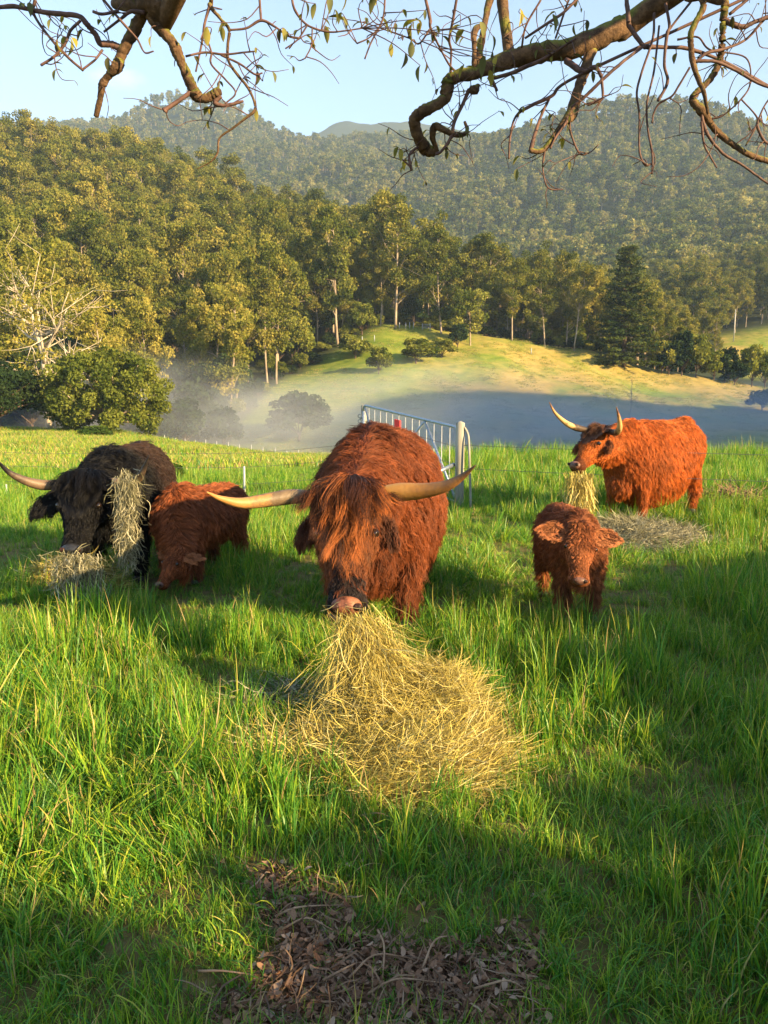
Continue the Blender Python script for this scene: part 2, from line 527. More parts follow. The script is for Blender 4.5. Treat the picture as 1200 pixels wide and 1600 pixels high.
def gum_tree(seed, H=28.0, crown_base=0.42, spread=0.17, clumps=46, cards=70, csize=0.5, pr=1.7, bare=False, trunk_r=0.26, lean=0.03, twig=False):
    """trunk + limbs mesh arrays and crown arrays of a tall eucalypt"""
    g = np.random.default_rng(seed)
    tr = Geo(); nodes = []
    P = [np.array([0, 0, -1.0])]
    d = np.array([g.normal() * lean, g.normal() * lean, 1.0])
    nseg = 8
    for i in range(nseg):
        d = unit(d + np.array([g.normal() * 0.05, g.normal() * 0.05, 0.1]))
        P.append(P[-1] + d * (H * 0.86 + 1) / nseg)
    P = np.array(P)
    rads = np.linspace(trunk_r * 1.15, trunk_r * 0.18, len(P))
    tube(tr, P, rads, 7)
    ends = []
    nl = 15 if not bare else 16
    for i in range(nl):
        f = crown_base + (0.97 - crown_base) * (i + g.random()) / nl
        k = f * (len(P) - 1); a0 = int(k); b0 = P[a0] * (1 - k + a0) + P[min(a0 + 1, len(P) - 1)] * (k - a0)
        az = g.random() * 6.283 + i * 2.4
        shape = math.sin(math.pi * min(1, max(0.12, (f - crown_base) / (1.02 - crown_base)) ** 0.75) * 0.92 + 0.22)
        L = H * spread * (0.55 + 0.75 * g.random()) * (0.5 + shape)
        el = R(18 + 45 * g.random())
        v = np.array([math.cos(az) * math.cos(el), math.sin(az) * math.cos(el), math.sin(el)])
        Q = [b0]
        for s in range(4):
            v = unit(v + g.normal(size=3) * 0.22 + np.array([0, 0, 0.10]))
            Q.append(Q[-1] + v * L / 4)
        Q = np.array(Q)
        r0 = trunk_r * (0.42 if not bare else 0.52) * (1.1 - 0.6 * f)
        tube(tr, Q, np.linspace(r0, r0 * 0.2, 5), 5)
        ends += [Q[-1], Q[-2] + g.normal(size=3) * 0.8, Q[3] + g.normal(size=3)]
        for q in range(2 if not bare else 5):
            st = Q[1 + int(g.random() * 3)]
            v2 = unit(v + g.normal(size=3) * 0.6)
            L2 = L * (0.35 + 0.3 * g.random())
            Q2 = np.array([st, st + v2 * L2 * 0.5, st + (v2 + g.normal(size=3) * 0.25 + np.array([0, 0, .15])) * L2])
            tube(tr, Q2, np.linspace(r0 * 0.45, r0 * 0.1, 3), 4)
            ends.append(Q2[-1])
            if bare:
                for w in range(3):
                    v3 = unit(v2 + g.normal(size=3) * 0.7)
                    st3 = Q2[1 + (w % 2)]
                    tube(tr, np.array([st3, st3 + v3 * L2 * 0.35, st3 + v3 * L2 * 0.6 + np.array([0, 0, .3])]), [r0 * 0.2, r0 * 0.12, r0 * 0.05], 4)
                    ends.append(st3 + v3 * L2 * 0.6)
    ends = np.array(ends)
    pick = g.permutation(len(ends))[:clumps]
    CV = []; T = []
    for e in ends[pick]:
        r = pr * (0.65 + 0.7 * g.random())
        n = int(cards * (r / pr) ** 2)
        CV.append(clump_points(e + np.array([0, 0, 0.2]), r, n, g)); T.append(np.clip(g.normal(0.45, 0.22) + g.normal(0, 0.12, n), 0, 1))
    C = np.concatenate(CV); T = np.concatenate(T)
    V, F = leaf_cards(C, csize, g, aspect=1.8, droop=0.5)
    return tr, (V, F, np.repeat(T, 4))

def round_tree(seed, H=10, W=12, clumps=110, cards=60, csize=0.3, pr=1.0, trunk_r=0.35, base=0.16, stems=5, low=-0.25):
    """broad dome-crowned tree: several limbs spreading from a short trunk"""
    g = np.random.default_rng(seed)
    tr = Geo()
    fork = np.array([0, 0, H * base])
    tube(tr, np.array([[0, 0, -0.8], [0.1, 0, H * base * 0.5], fork]), [trunk_r * 1.2, trunk_r, trunk_r * 0.9], 8)
    CV = []; T = []
    for i in range(clumps):
        az = g.random() * 6.283; el = math.asin(min(0.99, max(low, g.random() * (1 - low) + low)))
        q = 0.72 + 0.26 * g.random() if g.random() < 0.8 else 0.3 + 0.4 * g.random()
        c = np.array([math.cos(az) * math.cos(el) * W / 2 * q, math.sin(az) * math.cos(el) * W / 2 * q, H * 0.46 + math.sin(el) * H * 0.5 * q])
        r = pr * (0.7 + 0.6 * g.random())
        CV.append(clump_points(c, r, int(cards * (r / pr) ** 2), g, 0.85)); T.append(np.clip(np.full(len(CV[-1]), g.normal(0.45, 0.18)) + g.normal(0, 0.1, len(CV[-1])), 0, 1))
        if i % (clumps // (stems * 5) + 1) == 0:
            mid = fork * 0.5 + c * 0.5 + g.normal(size=3) * 0.3
            tube(tr, catmull([fork, mid, c], 3), np.linspace(trunk_r * 0.5, 0.03, 7), 5)
    C = np.concatenate(CV); T = np.concatenate(T)
    V, F = leaf_cards(C, csize, g, aspect=1.6)
    return tr, (V, F, np.repeat(T, 4))

def pine_tree(seed, H=30):
    g = np.random.default_rng(seed)
    tr = Geo()
    tube(tr, np.array([[0, 0, -1], [0.1, 0, H * .5], [0, 0.1, H]]), [0.45, 0.28, 0.05], 7)
    CV = []; T = []
    z = 1.5
    while z < H * 0.985:
        f = z / H
        L = 7.6 * (1 - f) ** 0.72 + 0.4
        if f < 0.12: L *= 0.8
        for k in range(7):
            az = g.random() * 6.283
            l = L * (0.62 + 0.55 * g.random())
            dr = -0.05 - 0.1 * (1 - f) + 0.5 * f
            tip = np.array([math.cos(az) * l, math.sin(az) * l, z + l * dr])
            mid = np.array([math.cos(az) * l * .5, math.sin(az) * l * .5, z + l * dr * 0.3])
            tube(tr, np.array([[0, 0, z], mid, tip]), [0.09, 0.06, 0.02], 4)
            n = int(26 + 40 * l / 5)
            t = (0.22 + 0.8 * g.random(n))[:, None]
            p = mid * (1 - np.abs(2 * t - 1)) + np.where(t > .5, (2 * t - 1) * tip, (1 - 2 * t) * np.array([0, 0, z]))
            p = p + g.normal(size=(n, 3)) * np.array([0.45, 0.45, 0.2])
            CV.append(p); T.append(np.clip(np.full(n, g.normal(0.45, 0.2)) + g.normal(0, 0.1, n), 0, 1))
        z += 0.75 + 0.5 * g.random()
    C = np.concatenate(CV); T = np.concatenate(T)
    V, F = leaf_cards(C, 0.42, g, aspect=2.4)
    return tr, (V, F, np.repeat(T, 4))

def tree_parts(name, spec):
    tr, (V, F, T) = spec
    tm = tr.mesh(name + "_trunk")
    cm = new_mesh(name + "_crown", V, F, False); set_attr(cm, 'tint', T)
    return tm, cm

def place_tree(name, meshes, mats, loc, rz, sc, label, cat='tree', group=None):
    t = empty(name, loc, label, cat, group)
    t.rotation_euler = (0, 0, rz); t.scale = sc if hasattr(sc, '__len__') else (sc, sc, sc)
    obj("trunk", meshes[0], mats[0], t); obj("crown", meshes[1], mats[1], t)
    return t

GUMS = []
for i in range(7):
    a = tree_parts("gum%d" % i, gum_tree(20 + i, 28, [0.30, 0.22, 0.38, 0.26, 0.2, 0.33, 0.28][i], [0.17, 0.14, 0.19, 0.15, 0.16, 0.18, 0.13][i],
                   clumps=88, cards=100, csize=0.28, pr=1.35))
    for m_, q in zip(a, (MAT_BARK_PALE, MAT_EUC)):
        m_.materials.append(q)
    GUMS.append(a)
# understorey trees: rounder, darker
UNDER = []
for i in range(3):
    a = tree_parts("under%d" % i, round_tree(50 + i, 9, 7.5, 46, 70, 0.36, 1.1, 0.18, 0.12, 3))
    for m_, q in zip(a, (MAT_BARK_DARK, [MAT_GREEN, MAT_DARK, MAT_GREEN][i])):
        m_.materials.append(q)
    UNDER.append(a)

MAT_SHRUB = leaf_material("shrub_leaves", [(0.0, (0.02, 0.05, 0.012)), (0.5, (0.05, 0.09, 0.018)), (1.0, (0.11, 0.13, 0.03))], 0.2, 0.3)
SHRUBS = []
for i in range(3):
    g = np.random.default_rng(400 + i)
    tr = Geo(); CV = []; T = []
    for k in range(95):
        az = g.random() * 6.283; r_ = math.sqrt(g.random()) * .75; z = g.uniform(.08, 1.0)
        r_ *= math.sqrt(max(.1, 1 - (z - .35) ** 2 / .5))
        c = np.array([math.cos(az) * r_, math.sin(az) * r_, z * .92])
        CV.append(clump_points(c, .17 * g.uniform(.7, 1.3), 120, g)); T.append(np.clip(np.full(120, g.normal(.45, .18)), 0, 1))
        if k % 4 == 0:
            tube(tr, catmull([np.array([0, 0, -.05]), c * .5 + g.normal(size=3) * .05, c], 3), np.linspace(.03, .006, 7), 5)
    V, F = leaf_cards(np.concatenate(CV), .045, g, aspect=1.7)
    SHRUBS.append(tree_parts("shrub%d" % i, (tr, (V, F, np.repeat(np.concatenate(T), 4)))))
# --- named trees one can point at in the photograph
def on(px, d):
    x = (px - 600) / 1200.0 * d
    return np.array([x, d, float(gz(x, d))])

p = on(84, 100)
gm = tree_parts("spreading_gum", gum_tree(301, 25, 0.2, 0.30, clumps=70, cards=95, csize=0.22, pr=1.5, bare=True, trunk_r=0.62, lean=0.0))
place_tree("spreading_gum_tree", gm, (simple_material("white_gum_bark", (0.34, 0.27, 0.20), (0.62, 0.54, 0.43), 1.2, 0.85, 0.1), MAT_EUC), p, 0.6, (0.92, 0.92, 0.76), "spreading pale-limbed gum with bare white branches behind the round green tree")
p = on(172, 92)
rt = tree_parts("round_tree", round_tree(311, 10.4, 14.5, 210, 150, 0.19, 1.0, 0.45, 0.18, 6, -0.75))
place_tree("round_green_tree", rt, (MAT_BARK_PALE, MAT_GREEN), p, 1.0, 1.0, "round dome-shaped green tree on pale stems at the paddock edge")
p = on(-8, 88)
dt = tree_parts("dark_tree", round_tree(312, 8.2, 11.0, 130, 140, 0.18, 1.0, 0.4, 0.2, 5))
place_tree("dark_green_tree", dt, (MAT_BARK_DARK, MAT_DARK), p, 2.0, 1.0, "dark rounded tree cut by the picture edge beside the round green tree")
p = hit(974, 574, 120)
pt = tree_parts("pine", pine_tree(313, 29))
place_tree("pine_tree", pt, (MAT_BARK_DARK, MAT_PINE), p, 0.3, [p[1] * 178 / 1200 / 29.0 * q_ for q_ in (1.3, 1.3, 1.0)], "dark conical pine standing alone on the pasture edge")
p = hit(735, 540, 120)
lt = tree_parts("lone_tree", gum_tree(314, 15, 0.28, 0.22, clumps=46, cards=80, csize=0.32, pr=1.35, trunk_r=0.2))
place_tree("lone_gum_tree", lt, (MAT_BARK_PALE, MAT_GREEN), p, 0.3, p[1] * 86 / 1200 / 14.6, "small bushy lone gum standing out on the valley pasture")
edge = [(852, 530, 118, 1, "round-topped gum at the pasture edge, next but one to the pine"),
        (897, 540, 132, 2, "slender gum with open crown beside the conical pine"),
        (618, 497, 205, 4, "tallest gum with white trunk above the valley pasture"),
        (800, 522, 128, 0, "gum with twin pale trunk bases at the top of the pasture"),
        (690, 500, 160, 3, "gum behind the little white gate at the pasture top"),
        (455, 548, 165, 5, "pale-trunked gum standing out at the forest front above the mist")]
for i, (px_, py_, hp, v, lab) in enumerate(edge):
    p = hit(px_, py_, 140)
    place_tree("gum_tree", GUMS[v], (MAT_BARK_PALE, MAT_EUC), p, i * 1.3, p[1] * hp / 1200 / 27.0, lab)

# --- the forest: the trees that show largest are things, the rest one mass
NAMED_XY = [on(78, 100)[:2], on(172, 92)[:2]]
cand = []
g = np.random.default_rng(99)
dd = 108.0
while dd < 470:
    step = 7.0 if dd < 240 else 8.5
    for x in np.arange(-0.56 * dd, 0.56 * dd, step):
        xx = x + (g.random() - .5) * step; yy = dd + (g.random() - .5) * step
        if pasture_mask(np.array([xx]), np.array([yy]))[0] < 0.4:
            cand.append((xx, yy))
    dd += step * 0.95
cand = np.array(cand)
hgt = g.normal(0.98, 0.2, len(cand)).clip(0.55, 1.4)
px_c = 600 + 1200 * cand[:, 0] / cand[:, 1]
# lower scrub along the wet foot of the slope
foot = (cand[:, 1] < 158) & (px_c < 420)
right_low = (px_c > 1010) & (cand[:, 1] < 300)
keep = ~((px_c > 1075) & (cand[:, 1] < 272)) & ~((cand[:, 1] < 128) & (px_c < 235) & (g.random(len(cand)) < 0.4))
order = np.argsort(cand[:, 1] + g.normal(0, 14, len(cand)))
cz = gz(cand[:, 0], cand[:, 1])
ind = 0; rest = []
for k in order:
    if not keep[k]:
        continue
    x, y = cand[k]; s = hgt[k]
    if foot[k] or right_low[k]:
        s = s * (0.9 if foot[k] else 0.62)
    elif px_c[k] > 640:
        s = s * 0.84
    if ind < 285 and y < 330:
        if g.random() < (0.75 if foot[k] else 0.28):
            v = int(g.integers(3)) if not foot[k] else 1
            place_tree("understorey_tree", UNDER[v], (MAT_BARK_DARK, None), (x, y, cz[k]), g.random() * 6.28, s * g.uniform(0.8, 1.4),
                       "rounded dark-green understorey tree low in the hillside forest", group="understorey trees of the hillside forest")
        else:
            v = int(g.integers(7))
            place_tree("forest_gum_tree", GUMS[v], (MAT_BARK_PALE, MAT_EUC), (x, y, cz[k]), g.random() * 6.28, (s * g.uniform(.72, 1.05), s * g.uniform(.72, 1.05), s),
                       "tall olive-green gum packed among others in the hillside forest", group="gum trees of the hillside forest")
        ind += 1
    else:
        rest.append((x, y, cz[k], s))
# far forest candidates
far = []
dd = 470.0
while dd < 1900:
    step = 9.5 + dd / 200.0
    xs = np.arange(-0.54 * dd, 0.54 * dd, step)
    xx = xs + (g.random(len(xs)) - .5) * step; yy = dd + (g.random(len(xs)) - .5) * step
    far.append(np.stack([xx, yy], 1)); dd += step * 0.9
far = np.concatenate(far)
far_z = gz(far[:, 0], far[:, 1])
# leave out what the nearer ridges hide
slope_now = (far_z + 26 - CAM_H) / far[:, 1]
vis = np.zeros(len(far), bool)
for i in range(len(far)):
    t = np.linspace(0.22, 0.985, 26)
    vis[i] = slope_now[i] > ((gz(far[i, 0] * t, far[i, 1] * t) - CAM_H) / (far[i, 1] * t)).max()
far = far[vis]; far_z = far_z[vis]
MAT_FAR = leaf_material('mountain_gum_leaves', [(0.0, (0.035, 0.06, 0.016)), (0.45, (0.12, 0.145, 0.035)), (1.0, (0.30, 0.27, 0.09))], 0.25, 0.9)
SRC = []
for i in range(4):
    tr, (V, F, T) = gum_tree(80 + i, 26, 0.25, 0.16, clumps=26, cards=26, csize=1.0, pr=2.3, trunk_r=0.4)
    nv = sum(len(v) for v in tr.V)
    tv = np.concatenate(tr.V); tf = np.concatenate(tr.F)
    me = new_mesh("far_tree%d" % i, np.concatenate([tv, V]), np.concatenate([tf, F + nv]), False)
    set_attr(me, 'tint', np.concatenate([np.zeros(nv), T]))
    me.materials.append(MAT_FAR); me.materials.append(MAT_BARK_PALE)
    mi = np.zeros(len(tf) + len(F), np.int32); mi[:len(tf)] = 1
    me.polygons.foreach_set("material_index", mi)
    SRC.append(obj("far_tree_%d" % i, me, link=False))
near_src = []
for i in range(7):
    tm, cm = GUMS[i]
    tv = np.zeros(len(tm.vertices) * 3, np.float32); tm.vertices.foreach_get("co", tv)
    cv = np.zeros(len(cm.vertices) * 3, np.float32); cm.vertices.foreach_get("co", cv)
    tf = np.zeros(len(tm.polygons) * 4, np.int32); tm.loops.foreach_get("vertex_index", tf)
    ct = np.zeros(len(cm.vertices), np.float32); cm.attributes['tint'].data.foreach_get("value", ct)
    tv = tv.reshape(-1, 3); cv = cv.reshape(-1, 3); tf = tf.reshape(-1, 4)
    me = new_mesh("mid_tree%d" % i, np.concatenate([tv, cv]), np.concatenate([tf, np.arange(len(cv)).reshape(-1, 4) + len(tv)]), False)
    set_attr(me, 'tint', np.concatenate([np.zeros(len(tv)), ct]))
    me.materials.append(MAT_EUC); me.materials.append(MAT_BARK_PALE)
    mi = np.zeros(len(tf) + len(cv) // 4, np.int32); mi[:len(tf)] = 1
    me.polygons.foreach_set("material_index", mi)
    near_src.append(obj("mid_tree_%d" % i, me, link=False))
rest = np.array(rest)
n = len(rest); sv = rest[:, 3]
scatter("hillside_forest", rest[:, :3], g.integers(0, 7, n), np.stack([np.zeros(n), np.zeros(n), g.random(n) * 6.28], 1), np.stack([sv, sv, sv], 1), near_src,
        label="mass of gum trees behind the forest front on the near hills", cat="forest")
n = len(far); sv = g.normal(0.95, 0.16, n).clip(0.55, 1.4) * np.where(far[:, 1] > 1000, 0.8, 0.9)
scatter("mountain_forest", np.column_stack([far, far_z]), g.integers(0, 4, n), np.stack([np.zeros(n), np.zeros(n), g.random(n) * 6.28], 1), np.stack([sv * 1.15, sv * 1.15, sv], 1), SRC,
        label="hazy blue-green forest covering the far mountains", cat="forest")
print("forest: individual", ind, "rest", len(rest), "far", len(far))

# --- bushes and small trees of the valley
def bush_at(px_, py_, wpx, hpx, v, label, name="bush", d0=110):
    p = hit(px_, py_, d0)
    w = wpx / 1200 * p[1]; h = hpx / 1200 * p[1]
    if p[1] < 100 and h < w * 0.75:
        return place_tree(name, SHRUBS[v], (MAT_BARK_DARK, MAT_SHRUB), p, px_ * 0.1, (w / 1.7, w / 1.7, h / 1.05), label, 'bush')
    return place_tree(name, UNDER[v], (MAT_BARK_DARK, None), p, px_ * 0.1, (w / 7.8, w / 7.8, h / 9.3), label, 'bush')
bush_at(468, 690, 95, 80, 1, "large dark bush standing in the valley mist")
bush_at(1190, 642, 46, 34, 1, "grey-green bush low on the valley pasture by the picture edge")
bush_at(650, 568, 60, 40, 2, "wide shrub thicket on the pasture slope below the lone gum")
bush_at(592, 585, 40, 44, 2, "tall shrub at the top of the green valley slope")
bush_at(690, 560, 45, 32, 2, "low dark shrub beside the wide thicket on the slope")
bush_at(555, 560, 50, 40, 0, "round shrub at the foot of the forest front")
bush_at(715, 545, 30, 40, 1, "small dark shrub tucked beside the lone gum")
bush_at(268, 752, 46, 30, 2, "yellow-green tussock bush in the paddock behind the black bull", d0=14)
bush_at(150, 686, 60, 22, 2, "low green shrub under the round green tree", d0=50)
bush_at(40, 672, 60, 26, 0, "low shrub under the dark tree at the paddock edge", d0=50)
g = np.random.default_rng(5)
for i in range(9):
    q = 1030 + i * 20 + g.uniform(-6, 6)
    bush_at(q, 588 + i * 2.5 + g.uniform(-4, 4), 40, g.uniform(34, 70), int(g.integers(1, 3)), "dark shrub in the shaded belt below the far clearing", d0=200)["group"] = "shrubs below the far clearing"
# scrub that hides the feet of the trees along the pasture edge
g = np.random.default_rng(15)
for i in range(46):
    q = 372 + i * 14.5 + g.uniform(-7, 7)
    if 940 < q < 1010:
        continue
    dd = float(np.interp(q, TL_PX, TL_D)) + g.uniform(1.5, 9)
    p = on(q, dd); k = int(g.integers(3)); w = g.uniform(2.4, 5.0); h = g.uniform(1.8, 4.6)
    place_tree("edge_scrub", UNDER[k], (MAT_BARK_DARK, None), p - np.array([0, 0, .3]), g.random() * 6, (w / 7.5, w / 7.5, h / 9.0),
               "low scrub bush at the feet of the trees along the pasture edge", "bush", "scrub along the pasture edge")
# bare sapling
bs = Geo(); p = hit(985, 655, 60); h = 62 / 1200 * p[1]
g = np.random.default_rng(8)
tube(bs, np.array([[0, 0, -.2], [0.05, 0, h * .5], [-0.1, 0, h]]), [0.09, 0.06, 0.02], 5)
for k in range(16):
    z0 = h * g.uniform(0.35, 0.95); v = unit([g.normal(), g.normal() * .5, 0.9]); L = h * g.uniform(.15, .4)
    tube(bs, np.array([[0, 0, z0], v * L * .5 + [0, 0, z0], v * L + [0, 0, z0 + .2]]), [0.035, 0.025, 0.01], 4)
sap = empty("bare_sapling", p, "leafless grey sapling on the valley pasture behind the horned cow", "tree")
obj("trunk", bs.mesh("sapling"), MAT_BARK_PALE, sap)

# ================================================================ air: haze over the valley, mist lying in its bottom
def volume_material(name, col, dens, aniso=0.0):
    m, nt, out = nodes_of(name)
    v = N(nt, "ShaderNodeVolumePrincipled")
    v.inputs['Color'].default_value = (*col, 1); v.inputs['Density'].default_value = dens
    v.inputs['Anisotropy'].default_value = aniso
    nt.links.new(v.outputs[0], out.inputs['Volume'])
    return m
HAZE_D = 0.00018
def box_mesh(name, lo, hi):
    x0, y0, z0 = lo; x1, y1, z1 = hi
    V = [(x0, y0, z0), (x1, y0, z0), (x1, y1, z0), (x0, y1, z0), (x0, y0, z1), (x1, y0, z1), (x1, y1, z1), (x0, y1, z1)]
    F = [(0, 3, 2, 1), (4, 5, 6, 7), (0, 1, 5, 4), (1, 2, 6, 5), (2, 3, 7, 6), (3, 0, 4, 7)]
    return new_mesh(name, V, F, False)
obj("haze", box_mesh("haze", (-2700, -420, -60), (2700, 4100, 1070)), volume_material("haze_air", (0.55, 0.75, 1.0), HAZE_D), kind='stuff',
    label="thin blue haze softening the far hills", cat="haze")
def mist_material(dn, seed):
    """denser at the heart, fading to nothing at the rim, torn by soft noise"""
    m, nt, out = nodes_of("mist_air")
    tc = N(nt, "ShaderNodeTexCoord").outputs['Object']
    ln = N(nt, "ShaderNodeVectorMath", operation='LENGTH'); nt.links.new(tc, ln.inputs[0])
    mr = N(nt, "ShaderNodeMapRange", interpolation_type='SMOOTHSTEP'); nt.links.new(ln.outputs['Value'], mr.inputs[0])
    mr.inputs[1].default_value = 1.0; mr.inputs[2].default_value = 0.25; mr.inputs[3].default_value = 0.0; mr.inputs[4].default_value = dn
    mp = N(nt, "ShaderNodeMapping"); mp.inputs['Location'].default_value = (seed, 0, 0); nt.links.new(tc, mp.inputs[0])
    nz = N(nt, "ShaderNodeMapRange"); nt.links.new(noise_tex(nt, 2.4, 2, 0.5, mp.outputs[0]), nz.inputs[0])
    nz.inputs[1].default_value = 0.35; nz.inputs[2].default_value = 0.65; nz.inputs[3].default_value = 0.35; nz.inputs[4].default_value = 1.5
    mu = N(nt, "ShaderNodeMath", operation='MULTIPLY'); nt.links.new(mr.outputs[0], mu.inputs[0]); nt.links.new(nz.outputs[0], mu.inputs[1])
    v = N(nt, "ShaderNodeVolumePrincipled"); v.inputs['Color'].default_value = (0.82, 0.90, 1.0, 1)
    nt.links.new(mu.outputs[0], v.inputs['Density']); nt.links.new(v.outputs[0], out.inputs['Volume'])
    return m
MIST = [((4, 128, -6), (62, 54, 13), 0.027), ((-40, 126, -4), (34, 36, 15), 0.018), ((60, 138, -5), (60, 46, 12), 0.020), ((14, 160, 2), (40, 32, 9), 0.013)]
labs = ["pale mist pooled in the valley bottom behind the gate", "bluish mist against the dark foot of the forest",
        "thin mist over the shaded pasture behind the horned cow", "faint upper wisp of mist on the pasture slope"]
for i, ((c, r, dn), lb) in enumerate(zip(MIST, labs)):
    V, F = icosphere()
    o = obj("mist", new_mesh("mist", V, F), mist_material(dn, i * 3.7), None, c, lb, "mist", None, "stuff")
    o.scale = r

# a small mauve cloud far off, above the haze
cc = at(182, 122, 3000.0); cc2 = at(160, 112, 3000.0)
cl = obj("cloud", new_mesh("cloud", *icosphere()), mist_material(0.0055, 9.1), None, cc, "small mauve cloud wisp in the blue sky", "cloud", None, "stuff")
cl.scale = (130, 90, 42)

# ================================================================ fences, gate, poles
MAT_STEEL = simple_material("galvanised_steel", (0.20, 0.25, 0.32), (0.40, 0.46, 0.54), 30, 0.42, 0.5, 0.75)
MAT_POST = simple_material("weathered_grey_post", (0.16, 0.15, 0.12), (0.38, 0.36, 0.30), 14, 0.85, 0.2, 0, 0.4, (1, 1, 0.15))
MAT_WIRE = simple_material("fence_wire", (0.10, 0.09, 0.09), (0.2, 0.19, 0.18), 40, 0.5, 0.5, 0.6)
MAT_RED = simple_material("red_paint", (0.65, 0.015, 0.02), (0.8, 0.03, 0.04), 9, 0.5)
MAT_PICKET = simple_material("silver_picket", (0.24, 0.26, 0.28), (0.42, 0.43, 0.43), 20, 0.6, 0.4, 0.3)

gr_top = at(716, 668, 10.4); gl_top = at(568, 633, 13.2)
hinge = np.array([gr_top[0], gr_top[1], float(gz(gr_top[0], gr_top[1]))])
gate = empty("farm_gate", hinge, "galvanised steel farm gate with red tag standing open behind the front cow", "gate")
def gate_pt(s, h):
    """s 0..1 from the hinge end to the far end, h 0..1 bottom to top rail"""
    top = gr_top * (1 - s) + gl_top * s
    return top - np.array([0, 0, (1 - h) * 1.02])
def rod(name, pts, r, mat, parent, sides=8):
    G = Geo(); tube(G, np.array(pts, float), r, sides)
    return obj(name, G.mesh(name, hinge), mat, parent)
def arc_corner(a, b, c, n=5):
    return [(1 - t) ** 2 * a + 2 * t * (1 - t) * b + t * t * c for t in np.linspace(0, 1, n)]
fr = [gate_pt(0.0, 0.86)] + arc_corner(gate_pt(0.0, .9), gate_pt(0, 1), gate_pt(0.03, 1)) + [gate_pt(.3, 1), gate_pt(.7, 1)] + arc_corner(gate_pt(.97, 1), gate_pt(1, 1), gate_pt(1, .9))
rod("top_rail", fr, 0.021, MAT_STEEL, gate)
rod("end_stile", [gate_pt(0.0, 0.9), gate_pt(0, 0.0)], 0.021, MAT_STEEL, gate)
rod("end_stile", [gate_pt(1.0, 0.9), gate_pt(1, 0.0)], 0.021, MAT_STEEL, gate)
rod("bottom_rail", [gate_pt(0.0, 0.0), gate_pt(1, 0.0)], 0.021, MAT_STEEL, gate)
for k in range(1, 14):
    rod("bar", [gate_pt(k / 14.0, 0.985), gate_pt(k / 14.0, 0.01)], 0.0075, MAT_PICKET, gate, 6)
rod("brace", [gate_pt(0.30, 0.98), gate_pt(0.02, 0.05)], 0.019, MAT_STEEL, gate)
rod("brace", [gate_pt(0.305, 0.97), gate_pt(0.72, 0.03)], 0.019, MAT_STEEL, gate)
rod("brace", [gate_pt(0.98, 0.97), gate_pt(0.74, 0.03)], 0.019, MAT_STEEL, gate)
for h in (0.25, 0.5, 0.74):
    rod("wire", [gate_pt(0.0, h), gate_pt(1, h)], 0.003, MAT_WIRE, gate, 5)
a = gate_pt(0.555, .90); b = gate_pt(0.615, .90); c = gate_pt(0.615, .76); d_ = gate_pt(0.555, .76)
nrm = unit(np.cross(b - a, d_ - a)) * 0.012
V = [a, b, c, d_]; V = [v + nrm for v in V] + [v - nrm for v in V]
obj("red_tag", new_mesh("red_tag", np.array(V) - hinge, [(0, 1, 2, 3), (7, 6, 5, 4), (0, 4, 5, 1), (1, 5, 6, 2), (2, 6, 7, 3), (3, 7, 4, 0)], False), MAT_RED, gate)

def post(name, px_, d, top_row, r, mat, label, cat="post", group=None, z0=None):
    tp = at(px_, top_row, d)
    base = np.array([tp[0], tp[1], float(gz(tp[0], tp[1]))])
    G = Geo(); h = tp[2] - base[2]
    tube(G, np.array([[0, 0, -0.3], [0.0, 0, h * .5], [0.004, 0, h]]), [r * 1.04, r, r * 0.95], 10)
    return obj(name, G.mesh(name), mat, None, base, label, cat, group), base, tp
post("gate_post", 719, 10.3, 661, 0.062, MAT_POST, "stout round grey post hinging the steel gate")
# bent pipe stay behind the post
b0 = at(735, 800, 10.2); t0 = at(728, 680, 10.25)
G = Geo(); tube(G, catmull([at(722, 664, 10.28), at(730, 676, 10.25), at(733, 700, 10.2), at(736, 806, 10.15)], 5), 0.017, 7)
bb = np.array([b0[0], b0[1], 0.0])
obj("pipe_hoop", G.mesh("pipe_hoop", bb), MAT_POST, None, bb, "thin bent pipe hoop beside the gate post", "pipe")
G = Geo(); tube(G, np.array([at(681, 739, 9.9), at(709, 726, 10.35)]), 0.028, 8)
bb = at(681, 739, 9.9)
obj("stay_pipe", G.mesh("stay_pipe", bb), MAT_STEEL, None, bb, "short sloping steel stay pipe meeting the gate post", "pipe")
# the far latch post with a loop of chain
_, lb_, lt_ = post("latch_post", 568, 13.3, 634, 0.05, MAT_POST, "pale latch post at the far end of the steel gate")
G = Geo()
for k in range(5):
    c0 = at(562 + (k % 2) * 4, 650 + k * 4, 13.25)
    tt = np.linspace(0, 2 * math.pi, 9)
    tube(G, np.stack([c0[0] + 0.03 * np.cos(tt), c0[1] + 0.01 * np.sin(tt * 2), c0[2] + 0.03 * np.sin(tt)], 1), 0.008, 5, cap=False)
bb = at(562, 655, 13.25)
obj("chain", G.mesh("chain", bb), MAT_PICKET, None, bb, "loose pale chain hooked on the latch post", "chain")
